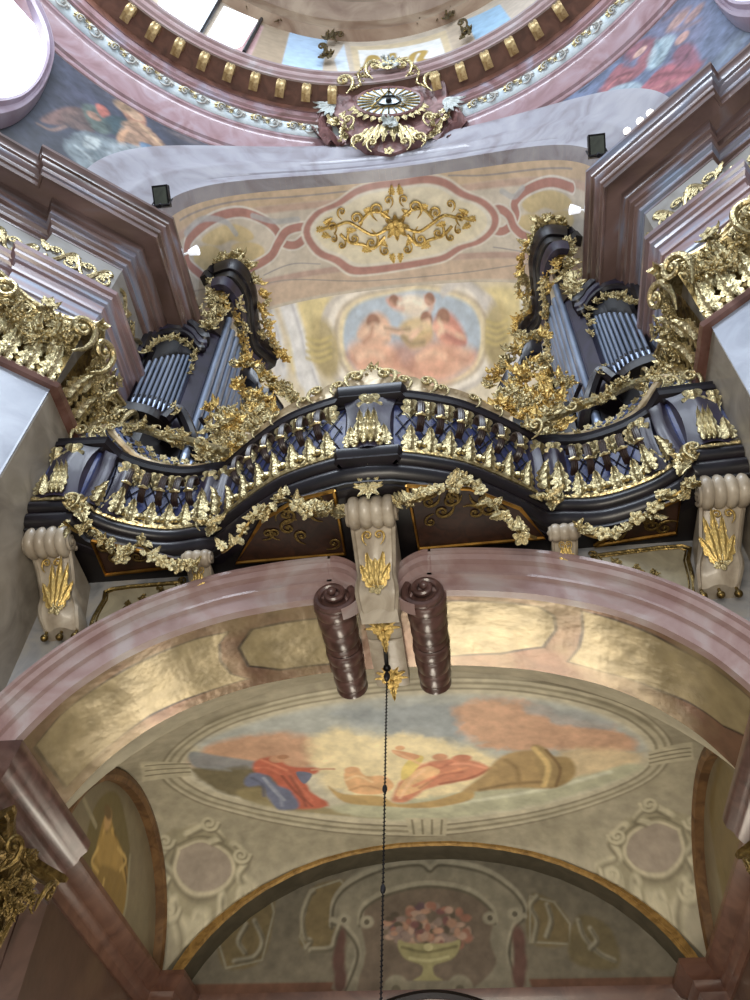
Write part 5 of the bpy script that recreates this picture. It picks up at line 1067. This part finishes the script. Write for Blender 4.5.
# ================================================================== CAPITALS
def capital(lab, faces, loc, z0, z1, tl, tc, ts, tb, sc=1.0, grp=None, gm=GOLDP, name='pilaster_capital'):
    K = thing(name, lab, 'capital', loc, grp); H_ = z1-z0
    for (p0, p1, n) in faces:
        p0 = np.array(p0, float); p1 = np.array(p1, float); n = np.array([n[0], n[1], 0.0]); d = p1-p0; W_ = np.linalg.norm(d); d = np.array([d[0], d[1], 0])/W_
        P = lambda a, z, o: np.array([p0[0], p0[1], 0])+d*a*W_+n*o+np.array([0, 0, z])
        mb = MB(); rows = []
        for z, o in ((z0, .06), (z0+.2*H_, .1), (z0+.6*H_, .16), (z0+.85*H_, .28)): rows.append([P(a, z, o) for a in np.linspace(0, 1, 7)])
        mb.grid(np.array(rows)); mb.build('bell', GOLDD, K)  # darker gilding stands in for shadow behind the leaves
        mb = MB(); rows = []
        for a in np.linspace(-.06*1, 1.06, 17):
            f = .50-.26*math.sin(math.pi*min(1, max(0, a))); rows.append([P(a, z, o*f/.5)+d*max(0, o)*(-.49*(1-a)+.35*a) for z, o in ((z1-.04, -.02), (z1-.13, .36), (z1-.10, .46), (z1-.05, .48), (z1-.03, .56), (z1+.03, .58), (z1+.03, -.02))])
        mb.grid(np.array(rows), cv=True); mb.fan(rows[0]); mb.fan(rows[-1][::-1]); mb.build('abacus', gm, K)
        for a, f in ((.1, -1), (.9, 1)): put(ts, 'volute', K, P(a, z1-.34*H_*.62-.1, .50)+d*(-.12 if f < 0 else .08), n+d*f*.3+[0, 0, -.3], (0, 0, 1), .66*sc, flip=-f)
        for a, f in ((.3, 1), (.7, -1)): put(ts, 'small_volute', K, P(a, z1-.2*H_, .30), n, (0, 0, 1), .24*sc, flip=-f)
        for k in range(4): put(tl, 'acanthus_leaf', K, P((k+.5)/4, z0+.02, .1), n+[0, 0, -.2], (0, 0, 1), .56*sc*W_/1.6, sy=.75*H_*.6)
        for k in range(3): put(tl, 'acanthus_leaf', K, P((k+1)/4, z0+.3*H_, .16), n+[0, 0, -.25], (0, 0, 1), .56*sc*W_/1.6, sy=.8*H_*.6)
        put(random.choice(tc), 'abacus_flower', K, P(.5, z1-.12, .36), n, (0, 0, 1), .34*sc); put(tb, 'flower', K, P(.5, z1-.12, .5), n, (0, 0, 1), .16*sc)
        rd = random.Random(int(abs(p0[0]*100)))
        for k in range(16):
            a = rd.uniform(.04, .96); put(rd.choice(tc), 'foliage', K, P(a, z0+H_*rd.uniform(.3, .8), .3), n+[0, 0, -.2], (rd.uniform(-1, 1), 0, 1), .34*sc*rd.uniform(.7, 1.2))
for s, side, tone in ((-1, 'left', 'gold'), (1, 'right', 'silvery gold')):
    dg = ((s*5.87, 7.68), (s*7.12, 6.69), (-s*.62, -.785)); sd = ((s*5.87, 7.72), (s*5.87, 9.6), (-s, 0))
    capital('large composite capital with %s volutes and leaves on the %s pilaster beside the organ' % (tone, side), [dg, sd], (s*5.9, 7.7, 13.15), 13.2, 14.98, T_LEAF, T_CLU, T_SCR, T_BLO, grp='capitals of the great pilasters')
    lw = ((s*5.36, 9.9), (s*6.1, 9.9), (0, -1)); l2 = ((s*5.34, 10.05), (s*5.34, 11.4), (-s, 0))
    capital('small aged-gilt capital under the impost cornice of the lower arch on the %s' % side, [lw, l2], (s*5.4, 9.9, 4.7), 4.75, 5.85, T_LEAFD, T_CLUD, T_SCRD, T_BLOD, sc=.55, grp='capitals of the lower arch', gm=GOLDD)

# frieze reliefs in gold on the entablature
for s, side in ((-1, 'left'), (1, 'right')):
    n = np.array([-s*.62, -.785, 0]); d = np.array([s*.785, -.62, 0]); p0 = np.array([s*5.87, 7.68, 0])
    FRZ = thing('frieze_relief', 'gold scroll relief on the frieze of the %s entablature' % side, 'relief', (s*6.4, 7.2, 17.3), 'frieze reliefs')
    def swirl(pf, nn, L, nm='scroll_stem'):
        mb = MB(); P = [pf(L*t, 17.32+.34*math.sin(t*math.pi*4)) for t in np.linspace(.06, .94, 40)]; mb.tube(P, .05, 6); mb.build(nm, GOLDP, FRZ)
        for k in range(4):
            t = .15+.235*k; put(T_SCR, 'scroll', FRZ, pf(L*t, 17.3+(.12 if k % 2 else -.12)), nn, (0, 0, 1 if k % 2 else -1), .36, sn=.2, flip=1 if k % 2 else -1); put(T_LEAF, 'leaf', FRZ, pf(L*(t+.08), 17.35), nn, (d*(1 if k % 2 else -1)*.8+[0, 0, .6]), .34, sn=.2)
    swirl(lambda a, z: p0+d*a+n*.06+[0, 0, z], n, 1.55)
    swirl(lambda a, z: np.array([s*(5.87-.06), 7.75+a, z]), np.array([-s, 0, 0]), 2.6, 'side_stem')
    q0 = np.array([s*7.3, 6.9, 0]); swirl(lambda a, z: q0+d*a+n*.07+[0, 0, z], n, 1.5, 'recess_stem')

# ================================================================== GOLD ARABESQUE on the arch soffit
AR = thing('gilded_arabesque', 'gilded rosette with branching scrolls on the cream field under the upper arch', 'ornament', (0, 10, 25))
def onsoff(a, b):
    S_, T_ = sf.st(D([(a, b)]))[0]; e = .02; f = lambda u, v: soff(np.array(u), np.array(v)); p = f(S_, T_); du = f(S_+e, T_)-p; dv = f(S_, T_+e)-p; n = np.cross(du, dv); n /= np.linalg.norm(n)
    if n[2] > 0: n = -n
    return p, n, du/np.linalg.norm(du), dv/np.linalg.norm(dv)
p, n, du, dv = onsoff(386, 82)
for k in range(8): a = k*math.pi/4; put(T_LEAFG, 'rosette_petal', AR, p+n*.05, n, du*math.cos(a)+dv*math.sin(a), .42, sn=.5)
put(T_BLOG, 'rosette_centre', AR, p+n*.16, n, du, .26)
for s in (-1, 1):
    for (a, b, sc, up, fl) in ((34, -34, .30, 1, 1), (44, 30, .32, -1, 1), (14, -50, .20, 1, -1), (20, 48, .22, -1, -1), (72, -20, .28, 1, -1), (76, 20, .28, -1, -1), (98, -34, .2, 1, 1), (98, 30, .2, -1, 1), (116, -6, .22, 1, -1), (112, 18, .16, -1, 1)):
        p, n, du, dv = onsoff(386+s*a, 80+b*.92-s*a*.07); put(T_SCRG, 'gilded_scroll', AR, p+n*.02, n, dv*up*-1, sc*1.45, flip=fl*s, sn=.4)
    for pts in ([(14, 6), (40, 16), (62, 4), (86, -12), (110, -6), (138, -2)], [(12, -14), (30, -28), (50, -26), (66, -8)], [(20, 20), (40, 42), (58, 34), (84, 26), (100, 10)]):
        Q = [onsoff(386+s*a, 80+b*.92-s*a*.07) for a, b in pts]; mb = MB(); mb.tube(smooth_path([q[0]+q[1]*.03 for q in Q], 5), .05, 6); mb.build('gilded_stem', GOLD, AR)
    for a, b, ang in ((24, -18, .8), (28, 28, 2.4), (56, -30, 1.2), (60, 42, 1.9), (128, -12, 1.0), (132, 8, 2.0), (142, -2, 1.57), (88, 4, 1.6), (8, -60, 0.1), (8, 56, 3.0)):
        p, n, du, dv = onsoff(386+s*a, 80+b*.92-s*a*.07); put(T_LEAFG, 'gilded_leaf', AR, p+n*.02, n, -dv*math.cos(ang)-du*s*math.sin(ang)*(1 if du[0] < 0 else -1)*-1, .3, sn=.2)
# ================================================================== CARTOUCHE at the crown of the arch
CO = np.array([0, 7.6, 27.8]); CUp = np.array([0, 6.9-8.3, 29.4-26.2]); CUp /= np.linalg.norm(CUp); CN = np.cross([1, 0, 0], CUp); CN = -CN if CN[1] > 0 else CN
CT = thing('dome_cartouche', 'rose and gilt cartouche with a rayed eye in an oval at the arch crown', 'cartouche', CO)
def cp(a, b, o=0):      # photo offsets from the centre of the oval (about 390,112), in pixels
    q = at_pl(390+a, 111+b-a*.035, CO, CN); return q+CN*o
CROSE = mat('cartouche_rose', (92, 60, 56), (140, 104, 102), rough=.35, scale=3); GREEN_ = mat('patinated_plaster', (150, 158, 156), (190, 194, 190), rough=.5, scale=4)
mb = MB(); O_ = [(-58, 6), (-56, -24), (-34, -30), (-20, -46), (20, -46), (34, -30), (56, -24), (58, 6), (44, 26), (20, 44), (0, 50), (-20, 44), (-44, 26)]
R_ = smooth_path([cp(a, b, .1) for a, b in O_+[O_[0]]], 4)[:-1]; cc = cp(0, 0, .1); rows = [[cc+(r-cc)*k+CN*h for k, h in ((1, -.5), (1, -.05), (.96, .12), (.85, .1), (.6, .02))] for r in R_]; mb.grid(np.array(rows), cu=True); mb.fan([q[-1] for q in rows]); mb.build('shield', CROSE, CT)
mb = MB(); R_ = [cp(32*math.cos(t), 13*math.sin(t), .34) for t in np.linspace(0, 2*math.pi, 36, endpoint=False)]; mb.fan(R_); mb.grid(np.array([[r, r-CN*.15] for r in R_]), cu=True); mb.build('oval_field', mat('pale_blue_enamel', (196, 212, 220), (222, 232, 236), rough=.4), CT)
mb = MB()
for k in range(24):
    t = k*math.pi/12; mb.tube([cp(14*math.cos(t), 6*math.sin(t), .37), cp(31*math.cos(t), 12.6*math.sin(t), .36)], [.015, .03], 4)
mb.build('rays', GOLDD, CT); mb = MB(); R_ = [cp(12*math.cos(t), 5*math.sin(t)**3 if 0 else 4.6*math.sin(t), .38) for t in np.linspace(0, 2*math.pi, 20, endpoint=False)]; mb.tube(R_+[R_[0]], .03, 5); ball(mb, cp(0, 0, .38), .1, 8); mb.build('eye', BLACK, CT)
mb = MB(); mb.tube([cp(-17, 6, .38), cp(0, -10, .38), cp(17, 6, .38), cp(-17, 6, .38)], .03, 5); mb.build('triangle', GOLDD, CT)
mb = MB(); R_ = [cp(33*math.cos(t), 14*math.sin(t), .33) for t in np.linspace(0, 2*math.pi, 40)]; mb.tube(R_, .06, 6); mb.build('oval_rim', CROSE, CT)
for k in range(13): t = math.pi*(.06+.88*k/12); put(T_LEAF, 'gilt_flame', CT, cp(30*math.cos(t), 12*math.sin(t), .3), CN, (cp(60*math.cos(t), 30*math.sin(t)+12)-cp(30*math.cos(t), 12*math.sin(t))), .3, sn=.3, sy=.42)
for s in (-1, 1):
    for a, b, sc, fl, tm in ((14, -34, .62, 1, T_SCR), (-4, -34, .0, 1, T_SCR), (44, -20, .62, -1, T_SCR), (30, 38, .44, 1, T_SCR), (16, 42, .38, 1, T_SCR), (40, 18, .4, -1, T_SCR)):
        if sc: put(tm, 'gilt_scroll', CT, cp(s*a, b, .35), CN, CUp, sc, flip=s*fl)
    for k in range(4): put(T_LEAF, 'gilt_rib', CT, cp(s*(3+6*k), 22+2*k, .32), CN, cp(s*(8+11*k), 60-6*k)-cp(s*(3+6*k), 22), .34, sy=.85, sn=.4)
    put(T_CLU[1], 'drapery', CT, cp(s*50, 14, .15), CN, CUp, .62, sn=.4); put(T_CLU[2], 'drapery', CT, cp(s*44, 26, .12), CN, CUp, .5); put(T_CLU[0], 'gilt_foliage', CT, cp(s*26, -26, .3), CN, CUp, .34)
    mb = MB(); rows = []
    for k in range(9): t = k/8; rows.append([cp(s*(40+18*math.sin(t*3)), -6+40*t, .1+.1*math.sin(j*2+k)) if j == 0 else cp(s*(40+18*math.sin(t*3)+j*5), -6+40*t, .12+.16*math.sin(j*2.2+k*.9)) for j in range(5)])
    mb.grid(np.array(rows)); Q_ = np.array(rows)-CN*.1; mb.grid(Q_[::-1]); mb.build('rose_drapery', CROSE, CT)
    for k in range(5): t = math.radians(15+18*k); mb = MB(); a0 = cp(s*56, -2, .25); put(T_LEAF, 'wing_feather', CT, a0, CN, cp(s*(56+30*math.cos(t)), -2+26*math.sin(t)-8)-a0, .3, sy=.62).data = template('wing_feather', leaf_mb(2), GREEN_)
    mb = MB(); P_ = smooth_path([cp(s*22, -36, .4), cp(s*30, -26, .45), cp(s*28, -16, .42), cp(s*36, -12, .4)], 4)
    mb.tube(P_, .03, 6)
    for q in P_[::2]: ball(mb, q, .06, 6)
    mb.build('bead_string', GOLDP, CT)
T_CG = template('grey_bunch', cluster_mb(41, 9), GREEN_); put(T_CG, 'top_bunch', CT, cp(0, -36, .4), CN, CUp, .55)
for k in range(7): a = (k-3)*.38; put(T_LEAF, 'shell_rib', CT, cp(0, -30, .45), CN, CUp*math.cos(a)+np.array([math.sin(a), 0, 0]), .24, sy=.55)
put(T_CG, 'lower_bunch', CT, cp(0, 24, .42), CN, CUp, .5); put(T_BLO, 'pendant', CT, cp(0, 48, .3), CN, CUp, .16)

# ================================================================== MODILLIONS around the dome ring
mm = MB(); path = smooth_path([(0, .30, -.42), (0, .34, -.1), (0, .22, .18), (0, -.05, .34), (0, -.26, .30), (0, -.34, .16)], 5)
rows = [[p+np.array([w, 0, 0])+np.array([0, 0, h]) for w, h in ((-.13, -.2), (-.13, 0), (-.07, .04), (-.03, 0), (.03, 0), (.07, .04), (.13, 0), (.13, -.2))] for p in path]
mm.grid(np.array(rows), cv=True); mm.fan(rows[0]); mm.fan(rows[-1][::-1]); T_MOD = template('modillion_body', mm, mat('modillion_stone_gold', (140, 112, 66), (196, 172, 124), rough=.4, metal=.3, scale=5))
places = ['seventh', 'sixth', 'fifth', 'fourth', 'third', 'second']
cnt = 0
LM = ['first', 'second', 'third', 'fourth', 'fifth', 'sixth', 'seventh', 'eighth', 'ninth']
for i in range(18):
    th = 135.93-4.64*i
    if 9 <= i <= 11: continue
    k = i if i < 9 else i-12; cartl = 8-i if i < 9 else k; side = 'left' if i < 9 else 'right'
    t = math.radians(th); c = np.array([math.cos(t), math.sin(t), 0]); p = np.array([0, YC, 28.2])+c*10.06
    M_ = thing('scroll_modillion', 'gilded stone scroll bracket under the dome ring, %s one to the %s of the cartouche' % (LM[cartl], side), 'bracket', p, 'brackets of the dome ring')
    put(T_MOD, 'bracket_body', M_, p, -c, (0, 0, 1), 1.05, sy=1.15, sn=1.1); put(T_LEAF, 'bracket_leaf', M_, p-c*.32+[0, 0, .08], -c+np.array([0, 0, -.5]), (0, 0, -1), .28, sy=.34); put(T_SCR, 'bracket_cap', M_, p-c*.3+[0, 0, .2], -c, (0, 0, 1), .14)
# foliage band of the dome ring
FB = thing('ring_foliage_band', 'band of grey and gilt leaf relief running under the dome brackets', 'relief', (0, 7.9, 27.3))
T_LG = template('grey_leaf', leaf_mb(4, .5), mat('grey_relief_plaster', (150, 152, 150), (198, 196, 188), rough=.5, scale=5)); TS_ = template('grey_scroll', scroll_mb(), MATS['grey_relief_plaster'])
for i in range(116):
    th = 150-i*1.0
    if 80 < th < 101: continue
    t = math.radians(th); c = np.array([math.cos(t), math.sin(t), 0]); tg = np.array([-math.sin(t), math.cos(t), 0]); p = np.array([0, YC, 27.32])+c*10.72
    put(TS_ if i % 3 == 0 else T_LG if i % 3 == 1 else T_LEAF, 'relief_leaf', FB, p, -c+np.array([0, 0, -1]), tg*(1 if i % 2 else -1)+np.array([0, 0, .5]), .27, sn=.3)
# gilded ornaments of the drum
for lab, px in (('gilded scroll crest above the blue drum panel left of centre', [(262, 8), (276, 16), (288, 20), (252, 4)]), ('gilded scroll crest at the left corner of the monogram panel', [(330, 38), (322, 48), (326, 56), (340, 36)]), ('gilded double scroll crest over the monogram panel', [(352, 28), (368, 26), (385, 24), (400, 22), (418, 22), (434, 16)]), ('gilded scroll crest at the right corner of the monogram panel', [(450, 16), (462, 24), (466, 34)])):
    P = [at_cyl(u, v, RD-.25) for u, v in px]; G = thing('drum_crest', lab, 'ornament', P[0], 'gilded crests of the drum')
    for k, p in enumerate(P):
        c = np.array([p[0], p[1]-YC, 0]); c /= np.linalg.norm(c); put(T_SCRD if k % 2 else T_CLUD[k % 3], 'scroll' if k % 2 else 'foliage', G, p, -c, (0, 0, 1), .42, sy=1.3, flip=1 if k % 4 < 2 else -1)

# ================================================================== LAMPS
def floodlight(lab, p, s):
    L_ = thing('floodlight', lab, 'lamp', p, 'floodlights on the cornice'); p = np.array(p)
    ax = [(1, 0, 0), (0, .5, .866), (0, -.866, .5)]
    mb = MB(); mb.box(p+[0, -.1, .34], (.19, .09, .25), ax); mb.build('housing', BLACK, L_, smooth=False)
    mb = MB(); mb.box(p+[0, -.145, .262], (.15, .02, .2), ax); mb.build('front_glass', mat('dark_lamp_glass', (60, 66, 60), (84, 92, 84), rough=.3), L_, smooth=False)
    mb = MB(); mb.tube([p+[-.22, 0, .4], p+[-.22, 0, .06], p+[.22, 0, .06], p+[.22, 0, .4]], .02, 6); mb.tube([p, p+[0, 0, .08]], .05, 8); mb.build('yoke', IRON, L_)
for s, side in ((-1, 'left'), (1, 'right')):
    floodlight('black box floodlight on the %s cornice' % side, (s*5.14, 6.95, 19.86), s)
    p = np.array([s*4.82, 8.2, 19.82]); L_ = thing('spotlight', 'small white spotlight at the inner edge of the %s cornice' % side, 'lamp', p, 'white spotlights on the cornice')
    mb = MB(); mb.tube([p+[-s*.05, 0, .12], p+[-s*.28, -.05, .10]], [.07, .13], 10); mb.build('head', emat('lit_lamp_white', (236, 240, 250), .7) if s < 0 else bpy.data.materials['lit_lamp_white'], L_); mb = MB(); mb.tube([p+[s*.1, 0, 0], p+[-s*.02, 0, .12]], .03, 6); mb.build('arm', WHITE, L_)
    for k, (u, v) in enumerate(((100, 183), (114, 193), (125, 197)) if s < 0 else ((650, 116), (640, 124), (627, 134))):
        p = at_z(u, v-3, 19.85); L_ = thing('lamp_bulb', 'small lit lamp on the %s cornice, %s of three' % (side, ('furthest out', 'middle one', 'nearest the arch opening')[k]), 'lamp', p, 'small lamps on the %s cornice' % side)
        mb = MB(); ball(mb, p+[0, 0, -.02], .09, 8); mb.build('bulb', emat('lit_bulb', (255, 250, 240), 1.6) if 'lit_bulb' not in bpy.data.materials else bpy.data.materials['lit_bulb'], L_); mb = MB(); mb.tube([p+[0, .06, -.02], p+[0, .16, -.2]], .06, 8); mb.build('socket', BLACK, L_)
# ================================================================== CHAIN hanging from the key block
CH = thing('hanging_chain', 'long thin dark chain hanging from the gilded shell of the key block', 'chain', (-.02, 11.2, 9.2))
c0 = at_z(387, 668, 9.16); mb = MB()
zz = np.linspace(c0[2], 1.0, 260)
for k in range(len(zz)-1):
    z = zz[k]; a = (k % 2)*math.pi/2; mb.tube([(c0[0]+.018*math.cos(a), c0[1]+.018*math.sin(a), z), (c0[0], c0[1], z-.03), (c0[0]-.018*math.cos(a), c0[1]-.018*math.sin(a), z-.015)], .009, 4)
mb.tube([(c0[0], c0[1], c0[2]), (c0[0], c0[1], 1.0)], .010, 5); mb.build('chain_links', IRON, CH)
for z in (8.98, 6.9, 5.4): mb = MB(); ball(mb, (c0[0], c0[1], z), .04 if z < 8.9 else .055, 8, (1, 1, 1.8)); mb.build('knot', IRON, CH)
mb = MB(); mb.tube([c0, c0+[0, -.2, .12], c0+[.02, -.7, .14]], .035, 6); ball(mb, c0+[0, 0, 0], .07, 8); mb.build('hook', BLACK, CH)
# window below the painted vase, its dark arched head just in view
mb = MB(); xs = np.linspace(-1.2, 1.3, 24); hz = lambda x: 6.68+.28*math.cos((x-.05)/1.25*math.pi/2)
mb.grid(np.array([[(x, 19.35, hz(x)), (x, 19.1, hz(x)), (x, 19.05, hz(x)-.08), (x, 19.12, hz(x)-.16), (x, 19.35, hz(x)-.16)] for x in xs]), cv=True)
for x in (-1.2, 1.3): mb.box((x, 19.2, 4.0), (.08, .12, 2.7))
mb.build('trim_36', WOOD, kind='structure')
mb = MB(); mb.grid(np.array([[(x, 19.3, hz(x)-.1), (x, 19.3, 1.4)] for x in xs])); mb.build('window_5', emat('far_window_glass', (255, 244, 224), 6.0), kind='structure', smooth=False)
